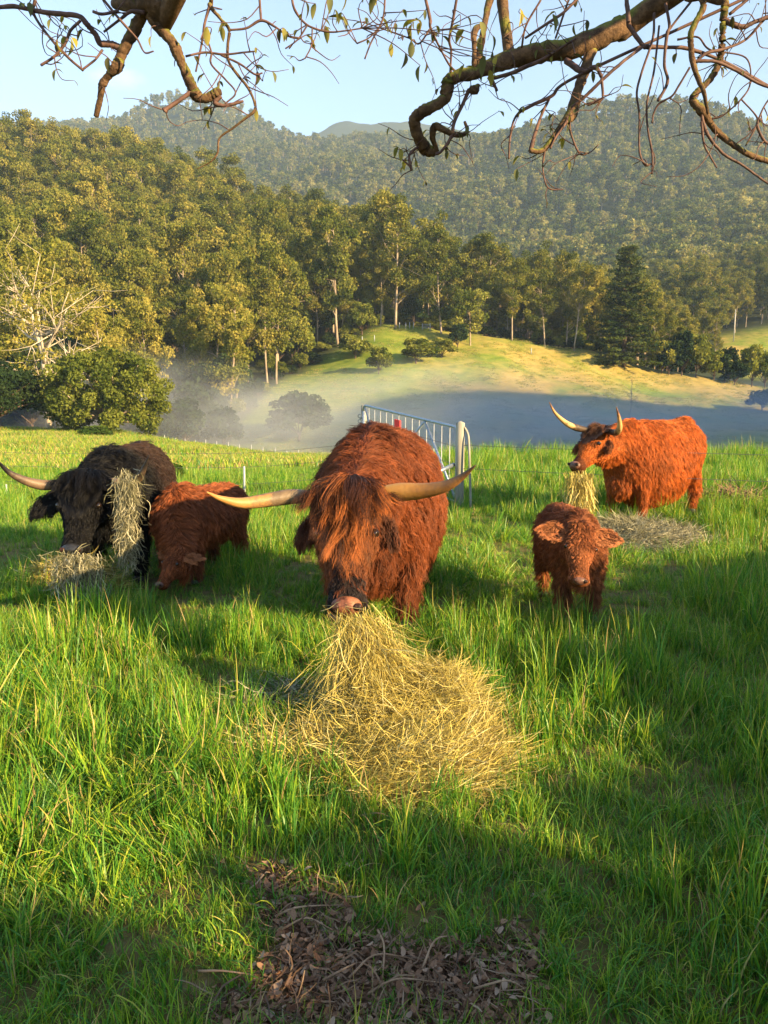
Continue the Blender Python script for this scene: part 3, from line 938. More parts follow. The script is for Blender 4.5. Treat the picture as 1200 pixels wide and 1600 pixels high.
# wire fences
def wire_run(name, P0, P1, heights, label, sag=0.02):
    G = Geo()
    for h in heights:
        t = np.linspace(0, 1, 12)[:, None]
        P = P0 * (1 - t) + P1 * t + np.array([0, 0, h]); P[:, 2] -= sag * 4 * (t * (1 - t))[:, 0]
        tube(G, P, 0.0032, 4)
    base = P0
    e = empty(name, base, label, "fence")
    obj("wire", G.mesh(name, base), MAT_WIRE, e)
    return e
RP0 = np.array([gr_top[0], 10.3, 0.0]); RP1 = np.array([8.4, 7.4, 0.0])
wire_run("wire_fence", RP0, RP1, (0.55, 0.86), "two-strand wire fence crossing in front of the horned cow", 0.03)
_, pa, ta = post("steel_picket", 381, 13.5, 729, 0.021, MAT_PICKET, "steel picket in the paddock between the calf and the front cow")
_, pb, tb = post("steel_picket", 9, 14.5, 757, 0.021, MAT_PICKET, "short steel picket beyond the black bull at the picture edge")
wire_run("wire_fence", pb, pa, (0.3, 0.6, 0.85), "slack wires strung between the two steel pickets")
wire_run("wire_fence", pa, np.array([lb_[0], lb_[1], lb_[2]]), (0.3, 0.6, 0.85), "wires running from the steel picket to the latch post")
# pickets on the crest
g = np.random.default_rng(4)
for i, q in enumerate([258, 275, 290, 306, 322, 339, 357, 374, 393, 411, 430, 448, 466]):
    r_ = 692 + (q - 258) * 0.062 + g.uniform(-1, 1)
    x = (q - 600) / 1200 * 101.0
    G = Geo(); tube(G, np.array([[0, 0, -.3], [0, 0, 1.15 + g.uniform(-.1, .15)]]), 0.06, 6)
    obj("crest_post", G.mesh("crest_post"), MAT_PICKET, None, (x, 101, float(gz(x, 101))), "tiny pale fence post on the crest of the sunlit paddock", "post", "fence posts along the paddock crest")
# little posts and the white gate at the top of the valley pasture
for i, (q, rr) in enumerate([(566, 535), (585, 533), (624, 511), (634, 513), (640, 509), (646, 510), (830, 553)]):
    p = hit(q, rr, 130); G = Geo(); tube(G, np.array([[0, 0, -.3], [0, 0, 1.4]]), 0.12, 6)
    obj("boundary_post", G.mesh("boundary_post"), MAT_PICKET, None, p, "tiny pale boundary post at the top of the valley pasture", "post", "boundary posts of the valley pasture")
p = hit(666, 506, 130)
wg = empty("white_gate", p, "little white field gate under the trees above the pasture", "gate")
for dx in (-1.0, 1.0):
    G = Geo(); tube(G, np.array([[dx, 0, -.2], [dx, 0, 1.6]]), 0.13, 6); obj("gate_upright", G.mesh("gate_upright"), MAT_PICKET, wg)
for z in (0.5, 0.95, 1.4):
    G = Geo(); tube(G, np.array([[-1.0, 0, z], [1.0, 0, z]]), 0.07, 6); obj("gate_rail", G.mesh("gate_rail"), MAT_PICKET, wg)
for (q, tr_, br_, lab) in [(1146, 486, 534, "pale power pole beside the far clearing"), (1191, 549, 592, "pale pole at the picture edge below the far clearing")]:
    p = hit(q, br_, 250 if q < 1150 else 150, 400); h = (br_ - tr_) / 1200 * p[1]
    G = Geo(); tube(G, np.array([[0, 0, -.5], [0, 0, h]]), [0.21, 0.16], 7)
    obj("power_pole", G.mesh("power_pole"), MAT_PICKET, None, p, lab, "pole")

# ================================================================ grass
def blade(g, L, w, bend, az, base, col, seg=5, droop=1.0):
    """one grass blade as a strip: verts, faces, per-vertex (along, tone)"""
    t = np.linspace(0, 1, seg + 1)
    dirn = np.array([math.cos(az), math.sin(az), 0])
    side = np.array([-math.sin(az), math.cos(az), 0])
    ang = bend * t ** 1.5
    dz = np.cos(ang); dr = np.sin(ang)
    z = np.concatenate([[0], np.cumsum((dz[1:] + dz[:-1]) / 2)]) * L / seg
    r = np.concatenate([[0], np.cumsum((dr[1:] + dr[:-1]) / 2)]) * L / seg
    P = base + r[:, None] * dirn + z[:, None] * np.array([0, 0, 1])
    ww = w * np.clip(1.0 - t ** 2.2, 0.06, 1) * np.where(t < .15, .75, 1)
    side = unit(side + 0.7 * g.normal(size=3) * np.array([1, 1, .4]))
    V = np.stack([P - side * ww[:, None] / 2, P + side * ww[:, None] / 2], 1).reshape(-1, 3)
    F = np.array([(2 * i, 2 * i + 1, 2 * i + 3, 2 * i + 2) for i in range(seg)])
    return V, F, np.repeat(t, 2), np.full(len(V), col)

def tuft(seed, nb, L0, spread, w, bend=(0.2, 1.4), seg=5, dry=0.06):
    g = np.random.default_rng(seed)
    V = []; F = []; T = []; Cc = []; n = 0
    for i in range(nb):
        az = g.random() * 6.283
        L = L0 * g.uniform(0.45, 1.15)
        b = g.uniform(*bend) * (1.35 if g.random() < .2 else 1)
        base = np.array([g.normal() * spread, g.normal() * spread, -0.02])
        tone = np.clip(g.normal(0.40, 0.19), 0.0, 0.78) if g.random() > dry else g.uniform(0.88, 1.0)
        v, f, t, c = blade(g, L, w * g.uniform(.6, 1.3), b, az, base, tone, seg)
        V.append(v); F.append(f + n); T.append(t); Cc.append(c); n += len(v)
    me = new_mesh("tuft", np.concatenate(V), np.concatenate(F), True)
    set_attr(me, 'along', np.concatenate(T)); set_attr(me, 'tone', np.concatenate(Cc))
    return me

def grass_material(name, stops, transl=0.32, base_dark=0.45, tmul=(1.25, 1.35, 0.5)):
    m, nt, out = nodes_of(name)
    oi = N(nt, "ShaderNodeObjectInfo")
    sc_ = N(nt, "ShaderNodeMath", operation='MULTIPLY_ADD'); nt.links.new(oi.outputs['Random'], sc_.inputs[0])
    sc_.inputs[1].default_value = 0.2; sc_.inputs[2].default_value = -0.1
    ad = N(nt, "ShaderNodeMath", operation='ADD'); nt.links.new(attr(nt, 'tone'), ad.inputs[0]); nt.links.new(sc_.outputs[0], ad.inputs[1])
    c = ramp(nt, ad.outputs[0], stops)
    tip = ramp(nt, attr(nt, 'along'), [(0.0, (1.0, 0.92, 0.75)), (0.3, (0.9, 0.92, 0.9)), (1.0, (1.15, 1.08, 1.0))])
    c = mixc(nt, 1.0, c, tip, 'MULTIPLY')
    d = N(nt, "ShaderNodeBsdfPrincipled"); nt.links.new(c, d.inputs['Base Color'])
    d.inputs['Roughness'].default_value = 0.42; d.inputs['Specular IOR Level'].default_value = 0.35
    tr = N(nt, "ShaderNodeBsdfTranslucent"); nt.links.new(mixc(nt, 1.0, c, tmul, 'MULTIPLY'), tr.inputs[0])
    mx = N(nt, "ShaderNodeMixShader"); mx.inputs[0].default_value = transl
    nt.links.new(d.outputs[0], mx.inputs[1]); nt.links.new(tr.outputs[0], mx.inputs[2]); nt.links.new(mx.outputs[0], out.inputs[0])
    return m
MAT_GRASS = grass_material("paddock_grass", [(0.0, (0.03, 0.125, 0.024)), (0.35, (0.085, 0.24, 0.024)), (0.62, (0.29, 0.39, 0.030)), (0.80, (0.42, 0.41, 0.055)), (0.93, (0.44, 0.34, 0.15)), (1.0, (0.36, 0.25, 0.12))])
GSRC = []
spec = [(26, .20, .035, .0075), (22, .26, .03, .007), (30, .17, .05, .006), (20, .32, .03, .008), (24, .23, .045, .007), (28, .14, .05, .006), (18, .36, .025, .0085), (26, .22, .06, .0065),
        (24, .28, .04, .0075), (20, .12, .06, .006), (30, .19, .035, .007), (16, .40, .03, .009)]
for i, (nb, L, sp_, w) in enumerate(spec):
    me = tuft(600 + i, nb, L, sp_, w, (0.25, 2.0) if i % 3 else (0.05, 1.0), dry=.055); me.materials.append(MAT_GRASS)
    GSRC.append(obj("grass_tuft_%02d" % i, me, link=False))

HAYSPOTS = []     # (x, y, rx, ry): grass is pressed flat here
def hay_flat(x, y):
    m = np.zeros_like(x)
    for cx, cy, rx, ry in HAYSPOTS:
        m = np.maximum(m, 1 - sstep(0.6, 1.15, ((x - cx) / rx) ** 2 + ((y - cy) / ry) ** 2))
    return m
def gpt(px, py):
    p = ground_at(px, py); return p[0], p[1]
hx, hy = gpt(632, 1172); HAYSPOTS.append((hx, hy, 0.44, 0.52))
hx, hy = gpt(112, 915); HAYSPOTS.append((hx, hy, 0.35, 0.3))
hx, hy = gpt(1000, 838); HAYSPOTS.append((hx, hy, 0.9, 0.9))
hx, hy = gpt(450, 1185); HAYSPOTS.append((hx, hy, 0.3, 0.2))

def grass_points(y0, y1, dens, seed, margin=0.6):
    g = np.random.default_rng(seed)
    wmax = 0.54 * y1 + margin
    n = int(dens * (y1 - y0) * 2 * wmax)
    x = g.uniform(-wmax, wmax, n); y = g.uniform(y0, y1, n)
    k = np.abs(x) < 0.54 * y + margin
    return x[k], y[k], g
PTS = []; IDX = []; ROT = []; SCL = []
for (y0, y1, dens, seed, s0) in [(0.9, 3.2, 300, 1, 0.66), (3.2, 6.5, 240, 2, 0.62), (6.5, 11, 140, 3, 0.62), (11, 22, 60, 4, 0.8)]:
    x, y, g = grass_points(y0, y1, dens, seed)
    om = open_mask(x, y); hf = hay_flat(x, y)
    clump = fbm(x * 1.6 + 40, y * 1.6, 3)
    keep = g.random(len(x)) < (1 - 0.64 * om) * (0.62 + 0.9 * clump) * (1 - 0.85 * hf)
    x, y, om, clump, hf = x[keep], y[keep], om[keep], clump[keep], hf[keep]
    n = len(x)
    tall = s0 * (0.5 + 1.05 * sstep(0.3, 0.7, clump)) * g.uniform(0.75, 1.2, n) * (1 - 0.5 * om) * (1 - 0.5 * hf)
    # shorter in the trodden foreground
    tall *= 0.72 + 0.28 * sstep(1.8, 3.2, y) + 0.25 * sstep(0.7, 2.0, x) + 0.45 * sstep(0.55, 1.1, np.abs(x)) * (1 - sstep(2.0, 2.8, y)) 
    PTS.append(np.column_stack([x, y, gz(x, y)])); IDX.append(g.integers(0, 12, n))
    tr_ = 0.10 + 0.40 * sstep(.52, .68, fbm(x * .9 + 70, y * .9, 2))
    ROT.append(np.column_stack([g.normal(0, 1, n) * tr_, g.normal(0, 1, n) * tr_, g.random(n) * 6.28]))
    SCL.append(np.column_stack([tall * 0.5 + 0.5 * s0, tall * 0.5 + 0.5 * s0, tall]))
# short undergrowth between the tall tufts
for (y0, y1, dens, seed, s0) in [(0.9, 2.6, 330, 31, 0.42), (2.6, 5.0, 200, 32, 0.42)]:
    x, y, g = grass_points(y0, y1, dens, seed)
    om = open_mask(x, y); hf = hay_flat(x, y)
    keep = g.random(len(x)) < (1 - 0.72 * om) * (1 - 0.9 * hf)
    x, y = x[keep], y[keep]; n = len(x)
    sv = s0 * g.uniform(.6, 1.4, n)
    PTS.append(np.column_stack([x, y, gz(x, y)])); IDX.append(g.choice([2, 5, 7, 9, 10], n))
    ROT.append(np.column_stack([g.normal(0, .2, n), g.normal(0, .2, n), g.random(n) * 6.28])); SCL.append(np.column_stack([sv * 1.3, sv * 1.3, sv]))
PTS = np.concatenate(PTS)
scatter("grass", PTS, np.concatenate(IDX), np.concatenate(ROT), np.concatenate(SCL), GSRC, label="long lush green grass over the near paddock", cat="grass")
print("grass tufts", len(PTS))
# rougher, sparser tussock cover of the sunlit paddock beyond
FSRC = []
for i in range(5):
    me = tuft(700 + i, 34, 0.42, 0.22, 0.028, (0.2, 1.3), 3, 0.30); me.materials.append(MAT_GRASS)
    FSRC.append(obj("tussock_%02d" % i, me, link=False))
g = np.random.default_rng(11)
n = 60000
y = 20 + 88 * g.random(n) ** 0.8; x = -0.56 * y + g.random(n) * (0.56 + 0.02) * y
k = fbm(x / 2.2, y / 3.5, 3) + g.normal(0, .06, n) > 0.52
x, y = x[k], y[k]; n = len(x)
s = (0.55 + y / 75.0) * g.uniform(.6, 1.3, n)
scatter("far_paddock_grass", np.column_stack([x, y, gz(x, y)]), g.integers(0, 5, n), np.column_stack([np.zeros(n), np.zeros(n), g.random(n) * 6.28]), np.column_stack([s * 1.3, s * 1.3, s * 0.8]), FSRC,
        label="bright tussocky grass on the sunlit paddock slope beyond the pickets", cat="grass")

# dry tussocks of the valley pasture
DSRC = []
for i in range(4):
    me = tuft(720 + i, 26, 0.5, 0.35, 0.06, (0.2, 1.3), 2, 0.62); me.materials.append(MAT_GRASS)
    DSRC.append(obj("dry_tussock_%02d" % i, me, link=False))
g = np.random.default_rng(12)
n = 30000
y = g.uniform(110, 212, n); x = g.uniform(-0.24, 0.56, n) * y
k = (pasture_mask(x, y) > .6) & (fbm(x / 3.0, y / 5.0, 3) + g.normal(0, .06, n) > 0.57)
x, y = x[k], y[k]; n = len(x); s = g.uniform(.5, 1.2, n)
scatter("valley_pasture_grass", np.column_stack([x, y, gz(x, y)]), g.integers(0, 4, n), np.column_stack([np.zeros(n), np.zeros(n), g.random(n) * 6.28]), np.column_stack([s * 1.3, s * 1.3, s * .5]), DSRC,
        label="dry tussock grass on the pasture across the valley", cat="grass")

# ================================================================ hay
def straw_material(name, stops):
    m, nt, out = nodes_of(name)
    c = ramp(nt, attr(nt, 'tone'), stops)
    p_ = principled(nt, out, c, 0.5, 0.35)
    tr = N(nt, "ShaderNodeBsdfTranslucent"); nt.links.new(c, tr.inputs[0])
    mx = N(nt, "ShaderNodeMixShader"); mx.inputs[0].default_value = 0.2
    nt.links.new(p_.outputs[0], mx.inputs[1]); nt.links.new(tr.outputs[0], mx.inputs[2]); nt.links.new(mx.outputs[0], out.inputs[0])
    return m
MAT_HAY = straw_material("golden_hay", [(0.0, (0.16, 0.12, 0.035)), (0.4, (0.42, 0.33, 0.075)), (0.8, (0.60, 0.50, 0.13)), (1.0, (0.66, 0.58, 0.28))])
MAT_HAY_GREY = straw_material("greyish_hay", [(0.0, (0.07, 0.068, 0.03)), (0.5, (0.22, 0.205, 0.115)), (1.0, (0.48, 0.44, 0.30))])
MAT_HAY_CORE = simple_material("dark_hay_core", (0.08, 0.055, 0.02), (0.22, 0.16, 0.06), 60, 0.9, 0.1, 0, 0.8)

def strands(geo, P, D, L, w, g, wander=0.25, droop=0.0, seg=4, zmin=None, tone=None):
    """crossed flat straws from P along D with length L (vectorised); quads"""
    n = len(P)
    D = D / (np.linalg.norm(D, axis=1)[:, None] + 1e-9)
    pts = [P]
    d = D.copy()
    for s in range(seg):
        d = d + g.normal(size=(n, 3)) * wander * 0.6; d[:, 2] -= droop
        d /= np.linalg.norm(d, axis=1)[:, None]
        q = pts[-1] + d * (L / seg)[:, None]
        if zmin is not None:
            q[:, 2] = np.maximum(q[:, 2], zmin(q))
        pts.append(q)
    pts = np.stack(pts, 1)                      # n, seg+1, 3
    side = np.cross(D, g.normal(size=(n, 3))); side /= np.linalg.norm(side, axis=1)[:, None]
    ww = (w * (0.6 + 0.8 * g.random(n)))[:, None, None] * np.concatenate([np.ones(seg), [0.4]])[None, :, None]
    a = pts - side[:, None, :] * ww / 2; b = pts + side[:, None, :] * ww / 2
    V = np.stack([a, b], 2).reshape(-1, 3)
    m = (seg + 1) * 2
    i0 = np.arange(n)[:, None] * m + np.arange(seg)[None, :] * 2
    F = np.stack([i0, i0 + 1, i0 + 3, i0 + 2], -1).reshape(-1, 4)
    if tone is None:
        tone = np.clip(g.normal(0.48, 0.33, n), 0, 1)
    geo.add(V, F, np.repeat(tone, m))

def heap(name, cx, cy, rx, ry, h, n, L, w, mat, label, seed, shape=None, core=True, ring=1.25, tone=None):
    g = np.random.default_rng(seed)
    base = np.array([cx, cy, float(gz(cx, cy))])
    def top(x, y):
        q = ((x - cx) / rx) ** 2 + ((y - cy) / ry) ** 2
        hh = h * np.clip(1 - q, 0, 1) ** 0.7 * (0.55 + 0.9 * fbm(x * 5 + seed, y * 5, 3))
        if shape is not None:
            hh = hh + shape(x, y)
        return gz(x, y) + 0.02 + hh
    e = empty(name, base, label, "hay")
    if core:
        m_ = 40
        t = np.linspace(-1.15, 1.15, m_); X, Y = np.meshgrid(cx + t * rx, cy + t * ry)
        Z = top(X, Y) - 0.035 - 0.1 * sstep(0.9, 1.2, np.hypot((X - cx) / rx, (Y - cy) / ry))
        V = np.stack([X, Y, Z], -1).reshape(-1, 3)
        i, j = np.meshgrid(np.arange(m_ - 1), np.arange(m_ - 1), indexing='ij')
        F = np.stack([i * m_ + j, i * m_ + j + 1, (i + 1) * m_ + j + 1, (i + 1) * m_ + j], -1).reshape(-1, 4)
        obj("dark_core", new_mesh("dark_core", V - base, F), MAT_HAY_CORE, e)  # dark mound added beneath the straws to block light
    a = g.random(n) * 6.283; rr = np.sqrt(g.random(n)) * (1 + (ring - 1) * g.random(n))
    x = cx + np.cos(a) * rr * rx; y = cy + np.sin(a) * rr * ry
    P = np.column_stack([x, y, top(x, y) + g.random(n) * 0.03])
    D = g.normal(size=(n, 3)); D[:, 2] *= 0.35
    # straws follow the swirl of the heap
    sw = np.column_stack([-np.sin(a), np.cos(a), np.zeros(n)])
    D = D + sw * 0.9
    G = Geo()
    strands(G, P, D, L * (0.5 + 0.9 * g.random(n)), w, g, 0.35, 0.03, 4, lambda q: top(q[:, 0], q[:, 1]) - 0.01, tone)
    me = G.mesh(name, base, 'tone', False)
    obj("straws", me, mat, e)["kind"] = "stuff"
    return e, top

# main heap in front of the front cow
hcx, hcy = gpt(640, 1172)
def ridge(x, y):
    return 0.15 * np.exp(-((x - hcx - 0.20) / 0.17) ** 2 - ((y - hcy - 0.30) / 0.22) ** 2) + 0.13 * np.exp(-((x - hcx + 0.13) / 0.14) ** 2 - ((y - hcy - 0.30) / 0.2) ** 2)
heap("hay_pile", hcx, hcy, 0.38, 0.46, 0.075, 23000, 0.15, 0.0023, MAT_HAY, "golden hay pile spread on the grass before the front cow", 21, ridge, ring=1.3)
sx, sy = gpt(470, 1195)
heap("hay_scatter", sx, sy, 0.27, 0.15, 0.02, 1900, 0.17, 0.0032, MAT_HAY, "thin scatter of loose hay trailing off beside the golden pile", 22, core=False, ring=1.5)
sx, sy = gpt(430, 1105)
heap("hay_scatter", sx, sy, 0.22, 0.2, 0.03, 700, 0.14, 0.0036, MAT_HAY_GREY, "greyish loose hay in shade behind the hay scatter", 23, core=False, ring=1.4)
bx, by = gpt(112, 925)
heap("hay_pile", bx, by, 0.34, 0.24, 0.17, 3000, 0.17, 0.0045, MAT_HAY, "hay pile under the black bull's muzzle", 24, ring=1.2)
rx_, ry_ = gpt(1000, 842)
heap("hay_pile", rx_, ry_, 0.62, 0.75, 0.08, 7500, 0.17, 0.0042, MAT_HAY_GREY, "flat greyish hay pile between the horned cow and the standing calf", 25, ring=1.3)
qx, qy = gpt(1140, 790)
heap("dead_grass_heap", qx, qy, 0.7, 0.5, 0.10, 1800, 0.3, 0.008, simple_material("brown_dead_grass", (0.10, 0.055, 0.03), (0.26, 0.16, 0.09), 8), "brown dead grass heap behind the horned cow's rump", 26, ring=1.3)

def hank(name, start, spreads, n, L, w, mat, label, seed, flow, wander=0.22, droop=0.10, floor=True, tone=None, fan=0.32, side_k=0.8, reach=0.62):
    """loose hay hanging from start; spreads = sideways jitter at the top; flow = mean fall direction"""
    g = np.random.default_rng(seed)
    G = Geo()
    f = g.random(n)
    P = np.asarray(start) + g.normal(size=(n, 3)) * np.asarray(spreads) + np.asarray(flow)[None, :] * (f ** 1.2 * reach)[:, None]
    side = (P - np.asarray(start)); side[:, 2] = 0
    D = unit(flow)[None, :] + g.normal(size=(n, 3)) * fan + side * side_k
    strands(G, P, D, L * (0.4 + 0.8 * g.random(n)), w, g, wander, droop, 5, (lambda q: gz(q[:, 0], q[:, 1]) + 0.05 + 0.05 * g.random(len(q))) if floor else None, tone)
    base = np.asarray(start)
    e = empty(name, base, label, "hay")
    obj("straws", G.mesh(name, base, 'tone', False), mat, e)["kind"] = "stuff"
    return e

def sheaf(name, start, jit, ends, n, L, w, mat, label, seed):
    """hay drawn out of a heap: straws lying along lines that fan from the mouth to the heap"""
    g = np.random.default_rng(seed)
    A = np.asarray(start) + g.normal(size=(n, 3)) * np.asarray(jit)
    k = g.random(n)
    E = np.asarray(ends[0]) * (1 - k)[:, None] + np.asarray(ends[1]) * k[:, None] + g.normal(size=(n, 3)) * np.array([.07, .07, .025])
    f = g.random(n) ** 0.9 * 0.86
    bow = np.sin(f * math.pi) * 0.10
    P = A * (1 - f)[:, None] + E * f[:, None]
    P[:, 2] -= bow; P[:, 1] += 0.03 * g.normal(size=n)
    D = unit2(E - A) + g.normal(size=(n, 3)) * 0.30
    G = Geo()
    strands(G, P, D, L * (0.35 + 0.9 * g.random(n)), w, g, .28, .04, 5, lambda q: gz(q[:, 0], q[:, 1]) + 0.04 + .04 * g.random(len(q)))
    base = np.asarray(start)
    e = empty(name, base, label, "hay")
    obj("straws", G.mesh(name, base, 'tone', False), mat, e)["kind"] = "stuff"
    return e
def unit2(v):
    return v / (np.linalg.norm(v, axis=1)[:, None] + 1e-9)

# ================================================================ cattle
def hair_material(name, rough=0.5, spec=0.18, transl=0.0):
    m, nt, out = nodes_of(name)
    c = attr(nt, 'hcol', 'Color')
    p_ = principled(nt, out, c, rough, spec)
    return m
def skin_material(name):
    m, nt, out = nodes_of(name)
    c = attr(nt, 'hcol', 'Color')
    n = noise_tex(nt, 60, 4)
    c2 = mixc(nt, 1.0, c, ramp(nt, n, [(0.3, (0.6, 0.6, 0.6)), (0.7, (1.1, 1.1, 1.1))]), 'MULTIPLY')
    principled(nt, out, c2, 0.8, 0.1)
    return m
MAT_HAIR = hair_material("cattle_hair")
MAT_HIDE = skin_material("cattle_hide")
def horn_material(name, stops):
    m, nt, out = nodes_of(name)
    tc = N(nt, "ShaderNodeTexCoord").outputs['Object']
    n = noise_tex(nt, 14, 6, 0.65, tc)
    ad = N(nt, "ShaderNodeMath", operation='MULTIPLY_ADD'); nt.links.new(n, ad.inputs[0]); ad.inputs[1].default_value = 0.9
    sb = N(nt, "ShaderNodeMath", operation='SUBTRACT'); nt.links.new(attr(nt, 'along'), sb.inputs[0]); sb.inputs[1].default_value = 0.45
    nt.links.new(sb.outputs[0], ad.inputs[2])
    c = ramp(nt, ad.outputs[0], stops)
    principled(nt, out, c, 0.5, 0.35, 0, bump(nt, n, 0.6, 0.01))
    return m
MAT_HORN = horn_material("amber_horn", [(0.0, (0.40, 0.21, 0.05)), (0.45, (0.30, 0.135, 0.03)), (0.7, (0.17, 0.08, 0.03)), (1.0, (0.03, 0.018, 0.012))])
MAT_HORN_L = horn_material("shade_to_lit_horn", [(0.0, (0.20, 0.14, 0.08)), (0.35, (0.11, 0.075, 0.045)), (0.58, (0.38, 0.19, 0.06)), (1.0, (0.34, 0.15, 0.04))])  # shaded grey base and sunlit amber tip put into the horn colour
MAT_HORN_D = horn_material("dark_horn", [(0.0, (0.16, 0.10, 0.06)), (0.45, (0.14, 0.09, 0.055)), (0.8, (0.03, 0.022, 0.02)), (1.0, (0.012, 0.01, 0.01))])
MAT_HORN_R = horn_material("dark_based_horn", [(0.0, (0.035, 0.022, 0.015)), (0.35, (0.06, 0.035, 0.02)), (0.5, (0.5, 0.32, 0.13)), (0.85, (0.4, 0.2, 0.08)), (1.0, (0.10, 0.04, 0.03))])
MAT_EYE = simple_material("dark_wet_eye", (0.01, 0.006, 0.004), (0.02, 0.012, 0.008), 20, 0.08, 0.6)
MAT_NOSE_PINK = simple_material("pink_nose", (0.045, 0.014, 0.009), (0.30, 0.11, 0.055), 24, 0.5, 0.4, 0, 0.5)
MAT_NOSE_BROWN = simple_material("brown_nose", (0.06, 0.028, 0.02), (0.20, 0.09, 0.06), 25, 0.45, 0.4, 0, 0.4)
MAT_NOSE_BLACK = simple_material("black_nose", (0.012, 0.012, 0.013), (0.03, 0.03, 0.032), 30, 0.3, 0.5, 0, 0.3)
MAT_NOSTRIL = simple_material("nostril", (0.02, 0.008, 0.006), (0.04, 0.015, 0.01), 20, 0.6)
MAT_HOOF = simple_material("hoof", (0.03, 0.025, 0.02), (0.07, 0.055, 0.04), 30, 0.6)

def remesh(V, F, voxel, iters=6):
    me = new_mesh("tmp", V, F)
    o = bpy.data.objects.new("tmp", me); COL.objects.link(o)
    md = o.modifiers.new("r", 'REMESH'); md.mode = 'VOXEL'; md.voxel_size = voxel; md.use_smooth_shade = True
    sm = o.modifiers.new("s", 'SMOOTH'); sm.factor = 0.6; sm.iterations = iters
    dg = bpy.context.evaluated_depsgraph_get()
    ev = o.evaluated_get(dg).to_mesh()
    ev.calc_loop_triangles()
    vv = np.zeros(len(ev.vertices) * 3, np.float32); ev.vertices.foreach_get("co", vv)
    tt = np.zeros(len(ev.loop_triangles) * 3, np.int32); ev.loop_triangles.foreach_get("vertices", tt)
    nn = np.zeros(len(ev.vertices) * 3, np.float32); ev.vertices.foreach_get("normal", nn)
    o.evaluated_get(dg).to_mesh_clear()
    bpy.data.objects.remove(o); bpy.data.meshes.remove(me)
    return vv.reshape(-1, 3).astype(float), tt.reshape(-1, 3), nn.reshape(-1, 3).astype(float)

class Body:
    """a pile of ellipsoids that is remeshed into one continuous body"""
    def __init__(self):
        self.g = Geo()
    def ell(self, c, r, B=np.eye(3)):
        V, F = icosphere()
        self.g.add((V * np.asarray(r)) @ np.asarray(B) + np.asarray(c), F)
    def chain(self, pts, n=5, B=np.eye(3)):
        """pts rows: x,y,z,rx,ry,rz"""
        pts = np.asarray(pts, float)
        for a, b in zip(pts[:-1], pts[1:]):
            for t in np.linspace(0, 1, n):
                q = a * (1 - t) + b * t
                self.ell(q[:3], q[3:6], B)
    def build(self, voxel, iters):
        return remesh(np.concatenate(self.g.V), np.concatenate(self.g.F), voxel, iters)

def curves_object(name, P, rad, col, parent, off):
    """hair curves; P (n,k,3)"""
    n, k = P.shape[:2]
    cd = bpy.data.hair_curves.new(name)
    cd.add_curves([k] * n)
    pos = (P - np.asarray(off)).reshape(-1, 3).astype(np.float32)
    cd.attributes['position'].data.foreach_set("vector", pos.ravel())
    ra = cd.attributes.new("radius", 'FLOAT', 'POINT') if 'radius' not in cd.attributes else cd.attributes['radius']
    t = np.linspace(0, 1, k)
    rr = np.asarray(rad)[:, None] * (1 - 0.75 * t ** 2)[None, :] if hasattr(rad, '__len__') else np.repeat((rad * (1 - 0.75 * t ** 2))[None, :], n, 0)
    ra.data.foreach_set("value", rr.astype(np.float32).ravel())
    ca = cd.attributes.new("hcol", 'FLOAT_COLOR', 'POINT')
    c4 = np.ones((n, k, 4), np.float32); c4[..., :3] = col[:, None, :]
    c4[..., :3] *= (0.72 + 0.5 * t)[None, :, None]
    ca.data.foreach_set("color", c4.ravel())
    cd.materials.append(MAT_HAIR)
    o = bpy.data.objects.new(name, cd); COL.objects.link(o); o.parent = parent
    return o

def grow(roots, normals, flow, L, g, lift=0.35, droop=0.5, clumps=900, clump=0.75, wave=0.05, freq=1.3, k=6, frizz=0.02):
    """strands (n,k,3): combed along flow, gathered into locks, hanging with gravity"""
    n = len(roots)
    fl = flow - (flow * normals).sum(1)[:, None] * normals
    fl /= np.linalg.norm(fl, axis=1)[:, None] + 1e-9
    d = fl + normals * lift + g.normal(size=(n, 3)) * 0.10
    d /= np.linalg.norm(d, axis=1)[:, None]
    t = np.linspace(0, 1, k)
    P = np.zeros((n, k, 3)); P[:, 0] = roots
    for i in range(1, k):
        d = d + np.array([0, 0, -1.0]) * droop / k + g.normal(size=(n, 3)) * frizz
        d /= np.linalg.norm(d, axis=1)[:, None]
        P[:, i] = P[:, i - 1] + d * (L / (k - 1))[:, None]
    clumps = min(clumps, n)
    ci = g.permutation(n)[:clumps]
    kd = kdtree.KDTree(clumps)
    for j, c in enumerate(ci):
        kd.insert(roots[c], j)
    kd.balance()
    own = np.array([kd.find(r)[1] for r in roots])
    cen = ci[own]
    w = (clump * t ** 0.8)[None, :, None]
    P = P * (1 - w) + (P[cen] + (roots - roots[cen])[:, None, :] * 0.12) * w
    ph = g.random(clumps)[own] * 6.283; am = wave * (0.4 + 1.2 * g.random(clumps))[own] * L
    fr = freq * (0.7 + 0.6 * g.random(clumps))[own]
    sd = np.cross(normals, fl); sd /= np.linalg.norm(sd, axis=1)[:, None] + 1e-9
    ww = np.sin(ph[:, None] + 6.283 * fr[:, None] * t[None, :]) - np.sin(ph)[:, None]
    w2 = np.cos(ph[:, None] * 1.7 + 6.283 * fr[:, None] * t[None, :]) - np.cos(ph * 1.7)[:, None]
    P = P + (am[:, None] * ww * t[None, :] ** 0.5)[..., None] * sd[:, None, :] + (am[:, None] * w2 * 0.6 * t[None, :] ** .5)[..., None] * normals[:, None, :]
    return P, own

